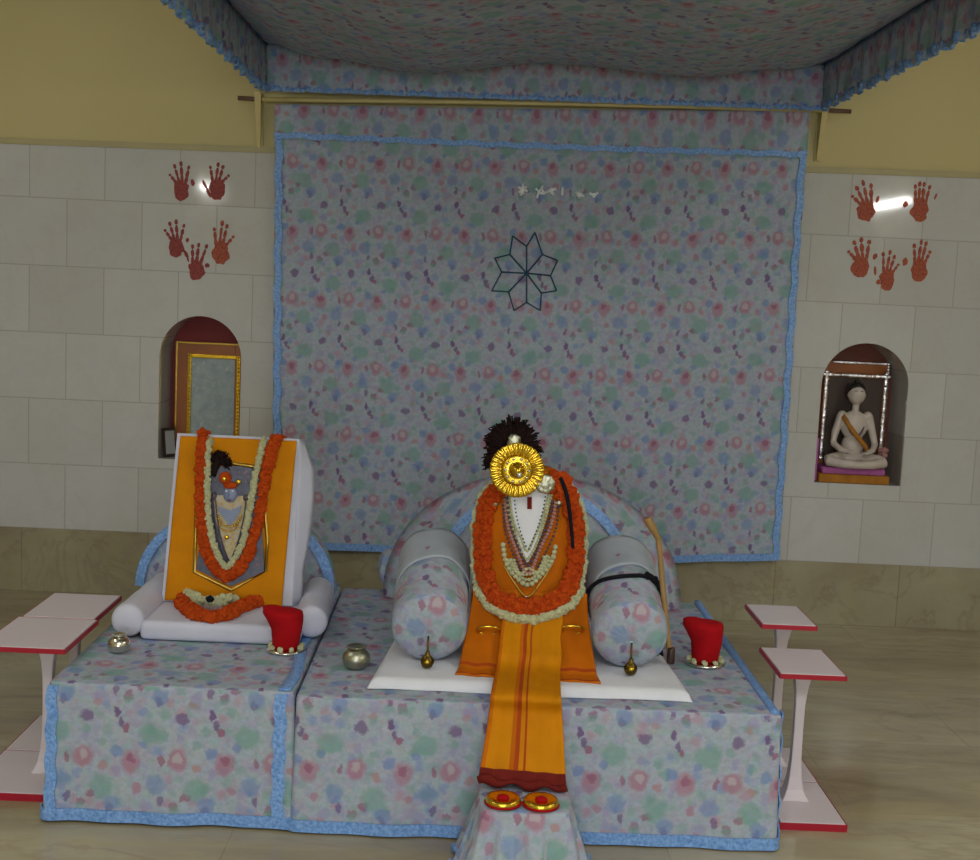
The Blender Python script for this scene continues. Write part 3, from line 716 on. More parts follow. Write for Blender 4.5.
def garland(name, pts, rad, mat, label, parent=None, step=None, rows=1, smooth=False, jit=.35, group=None, cat='garland'):
    g = G(); P = even(curve(pts, 160), step or rad*1.05)
    for p in P:
        for k in range(rows):
            g.flower(p+Vector((random.uniform(-1, 1), random.uniform(-.4, .4), random.uniform(-1, 1)))*rad*jit, rad*random.uniform(.9, 1.15))
    o = g.obj(name, mat, parent, False)
    if label: tag(o, label, cat, group)
    return o
gpO = [(206, 434), (203, 470), (204, 520), (211, 553), (228, 574), (247, 556), (259, 520), (267, 470), (275, 439)]
gpI = [(211, 435), (209, 470), (210, 515), (217, 548), (229, 566), (243, 545), (252, 505), (258, 470), (265, 439)]
gr = root('flower_garland', pf(228, 578, .02), 'long orange and cream flower garland hung over the draped portrait', 'garland')
def hung(pts, off): 
    q = [pf(x, y, off) for x, y in pts]
    return [pf(pts[0][0]+1, pts[0][1]+1, -.03)+Vector((0, .02, 0)), pf(pts[0][0], pts[0][1]-0, .006)]+q+[pf(pts[-1][0], pts[-1][1]-0, .006), pf(pts[-1][0], pts[-1][1]+1, -.03)+Vector((0, .02, 0))]
garland('orange_strand', hung([(x, max(y, 442)) for x, y in gpO], .026), .0120, 'marigold', None, gr, .009, 3, jit=.6)
garland('orange_strand', hung([(x+(x-232)*.06-(1 if x < 232 else -1), y+(4 if y > 540 else 0)) for x, y in gpO], .024), .013, 'marigold', None, gr, .012)
o = garland('cream_strand', hung([(x, max(y, 442)) for x, y in gpI], .030), .0095, 'jasmine', None, gr, .008, 2, jit=.35)
# garland lying on the mattress in front of the portrait
gl = root('flower_garland', on(212, 612, ZM), 'short orange crescent garland with cream centre lying on the white mattress', 'garland')
pts = [on(x, y, ZM+.015) for x, y in ((181, 600), (188, 611), (204, 617), (224, 616), (240, 608), (258, 602))]
garland('orange_strand', pts, .017, 'marigold', None, gl, .011, 2, jit=.5)
pts = [Vector((p.x, p.y+.03, p.z+.006)) for p in pts]
garland('orange_strand', pts[:3]+pts[3:], .014, 'marigold', None, gl, .012, 1, jit=.5)
pts = [on(x, y, ZM+.035) for x, y in ((187, 590), (193, 598), (208, 601), (224, 600), (236, 597))]
garland('cream_strand', pts, .0135, 'jasmine', None, gl, .010, 2, jit=.5)
g = G(); g.ball(on(210, 599, ZM+.05), (.014, .012, .012), 2, .4); g.obj('dark_tassel', 'black_cord', gl, True)

# pots
def lota(name, base, r, mat, label, cat='pot', lid=False):
    rt = root(name, base, label, cat)
    pr_ = [(r*.45, 0), (r*.55, .002), (r*.75, r*.12), (r*.97, r*.45), (r, r*.75), (r*.93, r*1.05), (r*.7, r*1.32), (r*.5, r*1.42)]
    g = G(); g.lathe(pr_, base, 36); g.obj('bowl', mat, rt, True)
    g = G(); z = r*1.42; g.lathe([(r*.5, z), (r*.55, z+.003), (r*.72, z+r*.18), (r*.74, z+r*.21), (r*.62, z+r*.22), (r*.45, z+r*.1)], base, 32); g.obj('rim', mat, rt, True)
    if lid:
        g = G(); g.lathe([(r*.6, z+r*.18), (r*.5, z+r*.32), (r*.2, z+r*.42), (r*.12, z+r*.55), (r*.02, z+r*.6)], base, 24); g.obj('lid', mat, rt, True)
    return rt
b = on(119, 652, ZL); lota('silver_pot', (b.x, b.y, ZL), .034, 'silver', 'small shiny silver pot at the left end of the left platform')
g = G()
b = on(356, 668, HP+.001); rt = lota('silver_pot', (b.x, b.y, HP+.001), .042, 'dull_silver', 'round dull greenish silver pot left of the left floral bolster')
def covered_jug(base, s, label):
    base = Vector(base); rt = root('covered_jug', base, label, 'jug')
    g = G(); g.lathe([(.052*s, 0), (.060*s, .003), (.063*s, .009), (.046*s, .010), (.034*s, .014)], base, 36); g.obj('tray', 'silver', rt, True)
    g = G(); n = 32; prof = [(.036, .013), (.040, .018), (.043, .04), (.047, .07), (.049, .095), (.049, .115), (.046, .126), (.034, .131), (.010, .133)]
    def fn(p, a, i):
        z = p.z/s; k = 1.0
        w = 1+.05*noise.noise(Vector((cos(a)*1.5, sin(a)*1.5, z*20)))*1.5
        q = Vector((p.x*w, p.y*w, p.z)); lift = max(0, -cos(a))**2.2
        if z > .075: f = min(1, (z-.075)/.045); q.x -= lift*.027*s*f; q.z += lift*.012*s*f*(1 if z > .12 else .4)
        return q
    g.lathe([(r*s, z*s) for r, z in prof], base, n, fn=fn); g.obj('velvet_cover', 'red_velvet', rt, True)
    g = G()
    for k in range(9):
        a = 2*pi*k/9+.3; g.flower(base+Vector((.049*s*cos(a), .049*s*sin(a), .017)), .0085)
    g.obj('cream_blossoms', 'jasmine', rt)
b = on(286, 651, ZL); covered_jug((b.x, b.y, ZL), 1.0, 'red velvet covered jug on a silver tray before the portrait')
b = on(705, 664, HP+.001); covered_jug((b.x, b.y, HP+.001), 1.05, 'red velvet covered jug on a silver tray at the right end of the wide platform')

# ------------------------------------------------------------------ right platform: sheet mattress
c4 = [on(367, 688, HP+.004), on(693, 702, HP+.004), on(654, 655, HP+.004), on(396, 655, HP+.004)]
c4[2].y += .30; c4[3].y += .30; c4[3].x += .0
ZS = HP+.030
g = G(); n = 40; vs = []
def sh(u, v):
    p = c4[0].lerp(c4[1], u).lerp(c4[3].lerp(c4[2], u), v); e = min(1, min(u, 1-u)*34, v*24); return Vector((p.x, p.y+.006*sin(u*9), HP+.004+(ZS-HP-.004)*sin(pi/2*e)**.6+.0015*noise.noise(Vector((u*9, v*6, 0)))))
tag(sheet('seat_mattress', 120, 60, sh, 'white_satin', None, .003, thdir=(0, 0, -1)), 'thin white folded mattress across the wide platform', 'mattress')

# floral bolsters
def floral_bolster(px, pyb, label, rx=.113, tilt=.30, yaw=0., L=.40):
    b = on(px, pyb, ZS); r = rx; ax = Vector((sin(yaw)*cos(tilt), cos(yaw)*cos(tilt), sin(tilt)))
    A = Vector((b.x, b.y+.055, ZS+r*cos(tilt)*1.0+.004))
    rt = root('floral_bolster', (b.x, b.y+.1, ZS), label, 'bolster', 'floral bolsters beside the garlanded seat')
    g, prof = bolster(A, A+ax*L, r, 'floral', '', '', '', gather=.06, capd=.42)
    # wrap the print round the roll
    g.obj('cushion', 'floral', rt, True)
    cc = A-ax*(r*.42)
    g = G()
    for k in range(22):
        a = 2*pi*k/22; d = Vector((cos(a), 0, sin(a))); q = Vector((0, 0, 1)).rotation_difference(ax); d = q @ Vector((cos(a), sin(a), 0))
        g.tube([cc+d*.006-ax*.002, cc+d*.020+ax*.001, cc+d*.034+ax*.005], lambda t: .0028*(1-.6*t), 5)
    g.lathe([(.010, -.004), (.012, 0), (.004, .006)], cc, 14, -ax); g.obj('gathered_end', 'floral', rt, True)
    g = G(); T = Vector((cc.x, cc.y-.014, ZS+.001)); g.tube([cc-ax*.004, Vector((cc.x, cc.y-.012, T.z+.06)), T+Vector((0, 0, .045))], .003, 6)
    g.lathe([(.006, .001), (.015, .005), (.020, .016), (.020, .026), (.013, .036), (.006, .042), (.007, .048), (.002, .052)], T, 20); o = g.obj('brass_knob', 'brass', rt, True); o['label'] = 'dark brass knob hanging from the gathered end'
    g = G(); g.ball(T+Vector((0, -.019, .024)), (.008, .004, .006), 2); g.obj('knob_stud', 'gold', o, True)
    # white cloth over the back half
    q = Vector((0, 0, 1)).rotation_difference(ax); ex = q @ Vector((1, 0, 0)); up = ax.cross(ex); up = up if up.z > 0 else -up
    def wr(u, v):
        a = lerp(-.15, pi+.15, u); s = lerp(.50, 1.0, v)*L; s += .02*sin(u*5)*(1-v)
        return A+ax*s+(Vector(ex)*cos(a)+up*sin(a))*(r+.003+.0015*sin(u*20))
    sheet('pale_wrap', 30, 10, wr, 'pale_wrap', rt, .002)
    return A, ax, r, ex, up, rt
bA = floral_bolster(427, 668, 'floral bolster left of the garlanded seat, with a brass knob')
bB = floral_bolster(630, 675, 'floral bolster right of the garlanded seat, tied with a black cord')
# black cord over the right bolster
A, ax, r, ex, up, brt = bB
g = G(); pts = []
for k in range(33):
    a = lerp(pi+.25, -.55, k/32); s = .150+.02*sin(k*.35)-(.05*max(0, (k-20)/12)); pts.append(A+ax*s+(Vector(ex)*cos(a)+up*sin(a))*(r+.008))
g.tube(pts, lambda t: .0065+.012*max(0, t-.72), 8)
for k, rr in ((19, .013), (20, .010), (21, .013), (22, .011), (23, .014)): g.ball(pts[k]+Vector((0, 0, .004)), rr, 2, .5)
for k in range(14):
    e = pts[-1]; g.tube([pts[-3], e, e+Vector((random.uniform(-.012, .012), random.uniform(-.03, -.005), -.05))], .004, 5)
g.obj('black_cord', 'black_cord', brt, True)['label'] = 'black knotted cord tied round the roll'
# bamboo stick
b = on(672, 664, HP+.03); b = Vector((b.x+.004, b.y, HP+.001))
S0 = at(671, 655, b.y); S1_ = at(664, 600, b.y+.03); S2_ = at(659, 545, b.y+.06); S3 = at(647, 518, b.y+.06)
b2 = Vector((S0.x, b.y, ZS+.002))
st = root('bamboo_staff', b2, 'thin bamboo staff with bent top leaning beside the right floral bolster', 'staff')
g = G(); pt_ = curve([b2, S1_, S2_, at(656, 535, b.y+.06), S3], 40); g.tube(pt_, lambda t: .0085+.0012*abs(sin(t*22))+(.004 if t > .8 else 0), 10)
g.obj('shaft', 'bamboo', st, True)
g = G(); g.lathe([(.0115, 0), (.013, .004), (.0115, .045), (.009, .05)], b2, 12); o = g.obj('dark_tip', 'frame_dark', st, True)

# ------------------------------------------------------------------ garlanded seat (central figure)
sb = on(528, 640, ZS); SX, SY = (at(529, 560, -2.02)).x, -2.02
seat = root('draped_gaddi', (SX, SY, ZS), 'tall central seat draped in orange silk with white bib under a gold rosette', 'draped seat')
zt = at(528, 468, SY-.02).z
HT = zt-ZS; HWm = .165
def half(z):   # half width at relative height 0..1
    t = (z-ZS)/HT; 
    return HWm*(1.10-.12*t) if t < .62 else HWm*(1.026)*sqrt(max(.0005, 1-((t-.62)/.40)**2.6))
def ysurf(x, z, off=0.):
    h = half(z); k = max(0, 1-(abs(x-SX)/h)**2.4) if h > 0 else 0; t = (z-ZS)/HT
    return SY-(.105-.035*t)*k**.5-off
vs = []; fs = []; n = 56; R = 34
for j in range(R+1):
    z = ZS+HT*(1-(1-j/R)**1.25); h = half(z)
    for k in range(n):
        a = 2*pi*k/n; x = SX+h*(abs(cos(a))**.85)*(1 if cos(a) >= 0 else -1); t = (z-ZS)/HT
        y = ysurf(x, z) if sin(a) < 0 else SY+(.09-.03*t)*max(0, sin(a))**.8
        y -= .006*sin(k*1.9+j*.15)*(1-t)*(1 if sin(a) < 0 else 0); vs.append((x, y, z))
for j in range(R):
    for k in range(n): fs.append((j*n+k, j*n+(k+1) % n, (j+1)*n+(k+1) % n, (j+1)*n+k))
fs.append(tuple(R*n+k for k in range(n))); fs.append(tuple(n-1-k for k in range(n)))
obj('orange_shawl', vs, fs, 'orange', seat, True)
def ps(px, py, off=.006):
    """point of the seat's front surface seen at px,py (survey, two refinements)"""
    Y = SY-.09
    for _ in range(5): p = at(px, py, Y); Y = ysurf(p.x, p.z, off)
    return at(px, py, Y)
# lower apron panels spread on the mattress, left and right of the long strip
def apron(u, v):
    T = at(474, 588, SY-.100).lerp(at(587, 594, SY-.100), u); B = on(455, 674, ZS+.004).lerp(on(601, 683, ZS+.004), u)
    p = T.lerp(B, v); z = lerp(T.z, B.z, min(1, v*1.25)**.75) ; y = lerp(T.y, B.y, v**1.3)
    return Vector((p.x, y+.004*sin(u*30)*(1-.5*v), max(ZS+.003, z)+.002*sin(u*40)))
# rest the apron: slopes from the body down to the mattress and ends with a stitched hem
sheet('apron', 60, 30, apron, 'orange', seat, .004, mats=['brick'], matf=lambda u, v: 1 if (.945 < v < .965 or .74 < v < .76) else 0)
# long strip falling over the platform edge onto the footstool
FS = .205                                         # footstool height
ctrl = [(502, 627, 562, 627, SY-.135, None), (497, 650, 560, 652, SY-.19, None)]
Lp, Rp = [], []
def apronpt(px, py):
    best = None
    for i in range(41):
        for j in range(41):
            p = apron(i/40, j/40); d = p-EYEP; z = d.dot(fw); x = 490+F*d.dot(RT)/z; y = 430-F*d.dot(UP)/z; e = (x-px)**2+(y-py)**2
            if best is None or e < best[0]: best = (e, p)
    return best[1]
for a, b_ in (((503, 614), (562, 616)), ((502, 622), (562, 624)), ((500, 638), (561, 640)), ((498, 654), (560, 658))):
    Lp.append(apronpt(*a)+Vector((0, -.014, .012))); Rp.append(apronpt(*b_)+Vector((0, -.014, .012)))
for a, b_, zz in (((496, 668), (560, 672), ZS+.013), ((491, 693), (561, 697), ZS+.011)):
    Lp.append(on(*a, zz)); Rp.append(on(*b_, zz))
for a, b_, yy in (((489, 712), (562, 716), -2.545), ((484, 745), (564, 750), -2.60), ((478, 779), (566, 787), -2.655)):
    Lp.append(at(*a, yy)); Rp.append(at(*b_, yy))
Lc, Rc = curve(Lp, 60), curve(Rp, 60)
def strip(u, v):
    i = min(58, int(v*59)); f = v*59-i; a = Lc[i].lerp(Lc[i+1], f); b_ = Rc[i].lerp(Rc[i+1], f)
    p = a.lerp(b_, u); fold = (.002+.0035*v)*sin(u*13+1)*(1 if v > .2 else .3)
    return p+Vector((0, -abs(fold)*.8-.002, abs(fold)*.7))
sheet('long_sash', 36, 59, strip, 'saffron', seat, .004, mats=['brick', 'maroon', 'orange'],
      matf=lambda u, v: 2 if .955 < v else (1 if .40 < u < .455 or .50 < u < .535 else (3 if (.34 < u < .40 or u < .05) else 0)))
g = G(); pts = [strip(i/24, 1)+Vector((0, -.004, -.002+.006*sin(i*.8))) for i in range(25)]; g.tube(pts, lambda t: .010+.004*sin(t*13), 8); o = g.obj('sash_hem', 'maroon', seat, True); o['label'] = 'dark maroon ruffled hem'
# white bib
def bib(u, v):
    rows = [(508, 551, 488), (509, 550, 500), (513, 544, 520), (518, 538, 540), (524, 531, 557), (527, 528, 562)]
    t = v*5; i = min(4, int(t)); f = t-i; a = rows[i]; b_ = rows[i+1]; return ps(lerp(lerp(a[0], a[1], u), lerp(b_[0], b_[1], u), f), lerp(a[2], b_[2], f), .006)
sheet('white_bib', 12, 20, bib, 'white_satin', seat, .004, thdir=(0, -1, 0))
g = G(); g.tape([ps(529.5, y, .011) for y in (497, 503, 509)], (1, 0, 0), (0, -1, 0), .014, .003); g.obj('tilak_mark', 'maroon', seat)
# gold bangles/brooches on apron
def apronpt(px, py):
    best = None
    for i in range(41):
        for j in range(41):
            p = apron(i/40, j/40); d = p-EYEP; z = d.dot(fw); x = 490+F*d.dot(RT)/z; y = 430-F*d.dot(UP)/z; e = (x-px)**2+(y-py)**2
            if best is None or e < best[0]: best = (e, p)
    return best[1]
for px, py, side in ((487, 632, 'left'), (571, 631, 'right')):
    c = apronpt(px, py)+Vector((0, -.008, .008)); g = G()
    g.tube([c+Vector((.034*cos(2*pi*k/28), -.012*sin(2*pi*k/28), .016*sin(2*pi*k/28))) for k in range(28)], .0042, 6, True)
    tag(g.obj('gold_bangle', 'gold', None, True), 'thin oval gold bangle on the orange apron, %s of the long sash' % side, 'bangle', 'gold bangles on the orange apron')
# necklaces
def strand(name, pts, r, mat, label=None, step=None, off=.012, alt=None, parent=seat):
    g = G()
    for i, p in enumerate(even(curve([ps(x, y, off) for x, y in pts], 90), step or r*1.6)): g.ball(p, (r, r*.8, r), 1, .2)
    o = g.obj(name, mat, parent, True)
    if label: o['label'] = label
    return o
def thread(name, pts, r, mat, off=.012):
    g = G(); g.tube(curve([ps(x, y, off) for x, y in pts], 50), r, 6); return g.obj(name, mat, seat, True)
for w, ym, mt, rr in ((1, 545, 'jasmine', .0055), (4, 553, 'jasmine', .006)):
    strand('necklace', [(510-w, 492), (514-w*.9, 520), (521-w*.5, ym-8), (527, ym+6), (534+w*.5, ym-8), (541+w*.9, 520), (548+w, 492)], rr, mt, off=.010)
strand('necklace', [(507, 498), (510, 522), (517, 543), (523, 558), (528, 566), (534, 556), (541, 540), (549, 520), (553, 498)], .0062, 'dark_beads', off=.013, step=.015)
strand('necklace', [(505, 500), (508, 526), (516, 549), (528, 574), (541, 546), (551, 525), (556, 500)], .0070, 'pink_beads', off=.012)
strand('necklace', [(503, 505), (505, 530), (514, 556), (521, 570)], .0050, 'dark_beads', off=.013, step=.013)
strand('necklace', [(559, 503), (556, 528), (546, 552), (536, 570)], .0050, 'dark_beads', off=.013, step=.013)
o = strand('necklace', [(503, 545), (506, 562), (514, 575), (528, 585), (542, 574), (552, 560), (556, 543)], .0095, 'jasmine', 'thick cream flower strand', off=.012)
for k in range(3): strand('necklace', [(508+k*3, 560), (516+k*2, 572+k), (528, 580-k*6), (542-k*2, 570+k), (550-k*3, 556)], .0065, 'jasmine', off=.012)
thread('necklace', [(504, 566), (514, 582), (527, 597), (541, 582), (553, 563)], .0028, 'old_gold')
g = G(); g.ball(ps(526, 605, .012), (.010, .006, .010), 2); g.ball(ps(526, 597, .012), (.006, .004, .006), 1); g.obj('pendant', 'silver', seat, True)
strand('gem_chain', [(514, 493), (516, 513), (520, 530), (527, 549)], .0030, 'teal', off=.016, step=.012)
strand('gem_chain', [(546, 493), (543, 510), (538, 527), (529, 549)], .0030, 'teal', off=.016, step=.012)
for q3, r3 in ((ps(495, 503, .014), .014), (ps(559, 503, .014), .010)): G().ball(q3, (.011, .006, r3), 2, .3).obj('clasp', 'dull_silver', seat, True)
# gold rosette crown (head) with black plume halo
RC = at(517, 470, SY-.115)
crn = root('gold_rosette', RC, 'round pleated gold rosette with shining boss at the top of the draped seat', 'ornament')
nrm2 = Vector((0, -1, .08)).normalized(); q = Vector((0, 0, 1)).rotation_difference(nrm2)
g = G(); n = 120; R_ = .083; prof = [(.006, .0), (.030, -.002), (.055, .004), (.078, .010), (R_, .007), (R_, .001), (.055, -.006), (.006, -.010)]
def fn(p, a, i):
    rr = sqrt(p.x**2+p.y**2); return Vector((p.x, p.y, p.z+.0035*sin(a*30)*min(1, rr/.06)+(.004*cos(a*5) if rr > .05 else 0)))
g.lathe(prof, RC, n, nrm2, fn=fn); g.obj('pleated_disc', 'gold', crn, True)
g = G(); g.lathe([(.044, .004), (.047, .010), (.040, .015), (.028, .012), (.020, .016), (.018, .028), (.012, .038), (.004, .044)], RC, 40, nrm2); g.obj('boss', 'gold', crn, True)
g = G()
for k in range(10): a = 2*pi*k/10; g.ball(RC+q @ Vector((.036*cos(a), .036*sin(a), .016)), .0055, 1)
g.ball(RC+q @ Vector((.006, -.012, .036)), (.010, .008, .010), 2); g.obj('pearls', 'silver', crn, True)
ES = at(545, 484, SY-.115); g = G(); g.lathe([(.002, .010), (.012, .010), (.020, .006), (.029, .008), (.030, .002), (.026, -.002), (.004, -.004)], ES, 30, nrm2, fn=lambda p, a, i: p*(1+.05*sin(a*8)))
g.obj('side_ornament', 'dull_silver', crn, True)
# plume
fe = root('feather_plume', at(512, 450, SY-.06), 'black feather plume arching behind the gold rosette', 'plume'); g = G()
PC = at(512, 456, SY-.07)
for k in range(640):
    a = random.uniform(-.20, pi+.42); L = random.uniform(.55, 1.0); rx, rz = (.090, .122)
    d = Vector((cos(a)*rx, random.uniform(-.014, .03), sin(a)*rz if a > 0 else sin(a)*.09))
    s_ = PC+d*.25; e = PC+d*L; tw = Vector((random.uniform(-.012, .012), random.uniform(-.01, .01), random.uniform(-.014, .006)))
    g.tube([s_, PC+d*L*.7+Vector((0, 0, .006)), e, e+tw], lambda t: .0042*(1-.75*t)+.0008, 4)
g.ball(PC+Vector((0, .012, .02)), (.068, .020, .075), 3, .3)
g.obj('feathers', 'black_hair', fe, True)
g = G(); g.ball(at(514, 442, SY-.105), (.020, .008, .024), 3, .3); o = g.obj('pale_tuft', 'dull_silver', fe, True)
G().tube([PC+Vector((0, .01, 0)), Vector((PC.x+.02, SY-.02, zt-.03))], .010, 8).obj('stem', 'black_cord', fe, True)
# garland round the seat
sg = root('flower_garland', ps(530, 615, .03), 'large marigold garland with cream outer edge round the draped seat', 'garland')
outer = [(498, 480), (483, 492), (475, 515), (473, 550), (476, 582), (487, 604), (508, 614), (530, 617), (552, 613), (572, 602), (582, 582), (585, 550), (584, 515), (574, 490), (560, 476)]
def band(dx, dy, off): return [ps(529+(x-529)*dx, 540+(y-540)*dy, off+.040*min(1, max(0, (y-575)/30))) for x, y in outer]
garland('marigold_strand', band(.88, .91, .016), .0125, 'marigold', None, sg, .010, 4, jit=.85)
garland('marigold_strand', band(.77, .83, .012), .0120, 'marigold', None, sg, .010, 3, jit=.8)
garland('marigold_strand', [ps(x, y, .016) for x, y in ((556, 474), (566, 484), (575, 505), (577, 530))], .018, 'marigold', None, sg, .013, 1, jit=.4)
ob = band(1.0, 1.0, .022)
garland('cream_strand', ob, .0085, 'jasmine', None, sg, .007, 1, jit=.35)
garland('cream_strand', [ps(x, y, .068 if y > 596 else .045) for x, y in ((477, 588), (487, 604), (508, 616), (530, 620), (552, 615), (573, 603), (582, 586))], .0125, 'jasmine', None, sg, .010, 2, jit=.3)
g = G(); g.tube(curve([ps(x, y, .036) for x, y in ((560, 478), (566, 492), (570, 515), (573, 548))], 30), lambda t: .0075*(1-.3*t), 8)
tag(g.obj('black_tassel_cord', 'black_cord', None, True), 'thick black cord hanging over the right side of the marigold garland', 'cord')

# ------------------------------------------------------------------ footstool with paduka
fc = on(523, 800, FS); fx0, fx1 = on(480, 792, FS).x-.005, on(567, 797, FS).x+.012
fy0, fy1 = -2.80, -2.575
fs_ = root('covered_footstool', ((fx0+fx1)/2, (fy0+fy1)/2, 0), 'small footstool under a gathered floral cloth in front of the wide platform', 'footstool')
n = 120; vs = []; F_ = []; per = []
for k in range(n):
    a = 2*pi*k/n; c_, s_ = cos(a), sin(a); m = max(abs(c_), abs(s_)); e = .35
    per.append(Vector(((c_/m)*(1-e)+c_*e, (s_/m)*(1-e)+s_*e)))
cx, cy, hx, hy = (fx0+fx1)/2, (fy0+fy1)/2, (fx1-fx0)/2, (fy1-fy0)/2
for f, z in ((.4, FS), (.9, FS), (.97, FS-.003), (1, FS-.010)):
    for p in per: vs.append((cx+p.x*hx*f, cy+p.y*hy*f, z))
for j in range(1, 13):
    t = j/12
    for k, p in enumerate(per):
        w = t*(.045+.018*sin(k*.62)+.010*sin(k*1.31+2)) ; back = 1 if p.y < .5 else .2
        d = p.normalized(); vs.append((cx+p.x*hx+d.x*w, cy+p.y*hy+d.y*w*back, lerp(FS-.010, .006, t)))
R = len(vs)//n
for j in range(R-1):
    for k in range(n): F_.append((j*n+k, (j+1)*n+k, (j+1)*n+(k+1) % n, j*n+(k+1) % n))
F_.append(tuple(range(n))); obj('cover_cloth', vs, F_, 'floral', fs_, True)
G().box((fx0+.02, fy0+.02, 0), (fx1-.02, fy1-.02, FS-.01), .004).obj('stool_box', 'frame_dark', fs_)
g = G(); k0 = 3*n; g.tape([Vector(vs[(R-1)*n+k % n])+Vector((0, 0, .012)) for k in range(n+1)], (0, 0, 1), lambda i: Vector((per[i % n].x, per[i % n].y, 0)), .022, .003); g.obj('hem_ribbon', 'blue', fs_, True)
for px, py, sd in ((503, 800, 'left'), (541, 802, 'right')):
    b = on(px, py, FS+.012); b = Vector((b.x, b.y, FS+.002)); pd = root('gold_footrest_disc', b, 'round gilt sandal disc with red centre on the footstool, %s of the pair' % sd, 'sandal', 'pair of gilt sandal discs on the footstool')
    g = G(); g.lathe([(.040, 0), (.046, .004), (.047, .012), (.042, .020), (.034, .018), (.024, .016), (.004, .016)], b, 40, fn=lambda p, a, i: Vector((p.x, p.y, p.z+(.0015*sin(a*16) if i in (2, 3) else 0)))); g.obj('disc', 'gold', pd, True)
    g = G(); g.ball(b+Vector((0, 0, .018)), (.017, .015, .007), 2, .2); g.obj('red_centre', 'red_velvet', pd, True)
    g = G(); g.tube([b+Vector((.046*cos(2*pi*k/40), .046*sin(2*pi*k/40), .005)) for k in range(40)], .0035, 6, True); g.obj('red_rim', 'red_velvet', pd, True)

# ------------------------------------------------------------------ book stands
def stand(x0, x1, y0, y1, zt, px, label, bx0=None, bx1=None, by0=None, by1=None):
    bx0 = x0 if bx0 is None else bx0; bx1 = x1 if bx1 is None else bx1; by0 = y0 if by0 is None else by0; by1 = y1 if by1 is None else by1
    rt = root('pedestal_stand', ((x0+x1)/2, (y0+y1)/2, 0), label, 'stand', 'white and red pedestal stands')
    for nm, A, B in (('top_board', (x0, y0, zt-.016), (x1, y1, zt)), ('base_board', (bx0, by0, 0), (bx1, by1, .024))):
        A, B = Vector(A), Vector(B); e = .0035
        o = G().box((A.x+e, A.y+e, A.z), (B.x-e, B.y-e, B.z), .002).obj(nm, 'stand_white', rt)
        g = G(); h = (B.z-A.z)*.5-.0005; zc = (A.z+B.z)/2-.0012
        loop = [(A.x, A.y, zc), (B.x, A.y, zc), (B.x, B.y, zc), (A.x, B.y, zc), (A.x, A.y, zc)]
        for p, q_ in zip(loop, loop[1:]):
            g.box((min(p[0], q_[0])-(.001), min(p[1], q_[1])-.001, zc-h), (max(p[0], q_[0])+.001, max(p[1], q_[1])+.001, zc+h), .001)
        k = g.obj('red_edge', 'stand_red', o); k['label'] = 'red painted edge'
    cy = (y0+y1)/2; r = .022; g = G()
    H = zt-.016-.024
    prof = [(.060, 0), (.050, .008), (.036, .03), (.027, .07), (.022, .12), (.020, H*.5), (.021, H-.12), (.026, H-.07), (.036, H-.03), (.050, H-.008), (.056, H)]
    g.lathe(prof, (px, cy, .024), 4, fn=lambda p, a, i: Matrix.Rotation(pi/4, 3, 'Z') @ p*1.0)
    o = g.obj('post', 'stand_white', rt)
    bv = o.modifiers.new('bevel', 'BEVEL'); bv.width = .003; bv.segments = 2
    return rt
stand(.950, 1.148, -2.315, -2.045, .455, 1.052, 'white pedestal stand with red edges right of the wide platform, front one', bx0=.965, bx1=1.165, by0=-2.375, by1=-2.06)
stand(.957, 1.134, -2.025, -1.775, .525, 1.055, 'white pedestal stand with red edges right of the wide platform, rear taller one', bx0=.975, bx1=1.166, by0=-2.058, by1=-1.76)
stand(-1.385, -1.135, -2.36, -2.040, .452, -1.235, 'white pedestal stand with red edges left of the left platform, front one', bx0=-1.42, bx1=-1.176, by0=-2.385, by1=-2.06)
stand(-1.375, -1.147, -2.036, -1.735, .452, -1.255, 'white pedestal stand with red edges left of the left platform, rear one near the wall', bx0=-1.42, bx1=-1.178, by0=-2.058, by1=-1.74)

# ------------------------------------------------------------------ left niche contents
def frame_box(g, X0, X1, Z0_, Z1, w, y0, y1, bev=.003):
    g.box((X0, y0, Z0_), (X0+w, y1, Z1), bev); g.box((X1-w, y0, Z0_), (X1, y1, Z1), bev)
    g.box((X0+w, y0, Z1-w), (X1-w, y1, Z1), bev); g.box((X0+w, y0, Z0_), (X1-w, y1, Z0_+w), bev)
n0 = NI[0]; YN = .17
A = at(176, 341, YN); B = at(243, 460, YN); x1 = n0[1]-.006
X0, X1, Zb, Zt = A.x, x1+.0, n0[2], A.z
fp = root('framed_picture', ((X0+X1)/2, YN, Zb), 'grey-blue picture in an orange and gilt frame standing in the left niche', 'framed picture')
g = G(); frame_box(g, X0, X1, Zb, Zt, .058, YN, YN+.035); g.obj('wooden_frame', 'frame_wood', fp)
g = G(); frame_box(g, X0, X1, Zb, Zt, .010, YN-.008, YN+.002); g.obj('gilt_edge', 'old_gold', fp)
g = G(); frame_box(g, X0+.058, X1-.03, Zb+.03, Zt-.058, .018, YN-.004, YN+.010); 
for k in range(26):
    z = lerp(Zb+.04, Zt-.066, k/25); g.ball((X0+.067, YN-.006, z), .006, 1); g.ball((X1-.039, YN-.006, z), .006, 1)
g.obj('gilt_edge', 'gold', fp)
G().box((X0+.05, YN+.008, Zb+.03), (X1-.03, YN+.02, Zt-.06)).obj('picture', 'picture', fp)
a = at(168, 430, .06); sp_ = root('small_framed_photo', (a.x, .06, n0[2]), 'small dark framed photo tilted against the left jamb of the left niche', 'framed photo')
Mt = Matrix.Translation((n0[0]+.035, .06, n0[2]+.07)) @ Matrix.Rotation(.9, 4, 'Z') @ Matrix.Rotation(-.12, 4, 'X')
g = G(); g.box((-.035, -.006, -.07), (.035, .006, .07), .002, M4=Mt); g.obj('frame', 'frame_dark', sp_)
g = G(); g.box((-.026, -.009, -.055), (.026, -.006, .055), .0, M4=Mt); g.obj('photo', 'grey_ware', sp_)
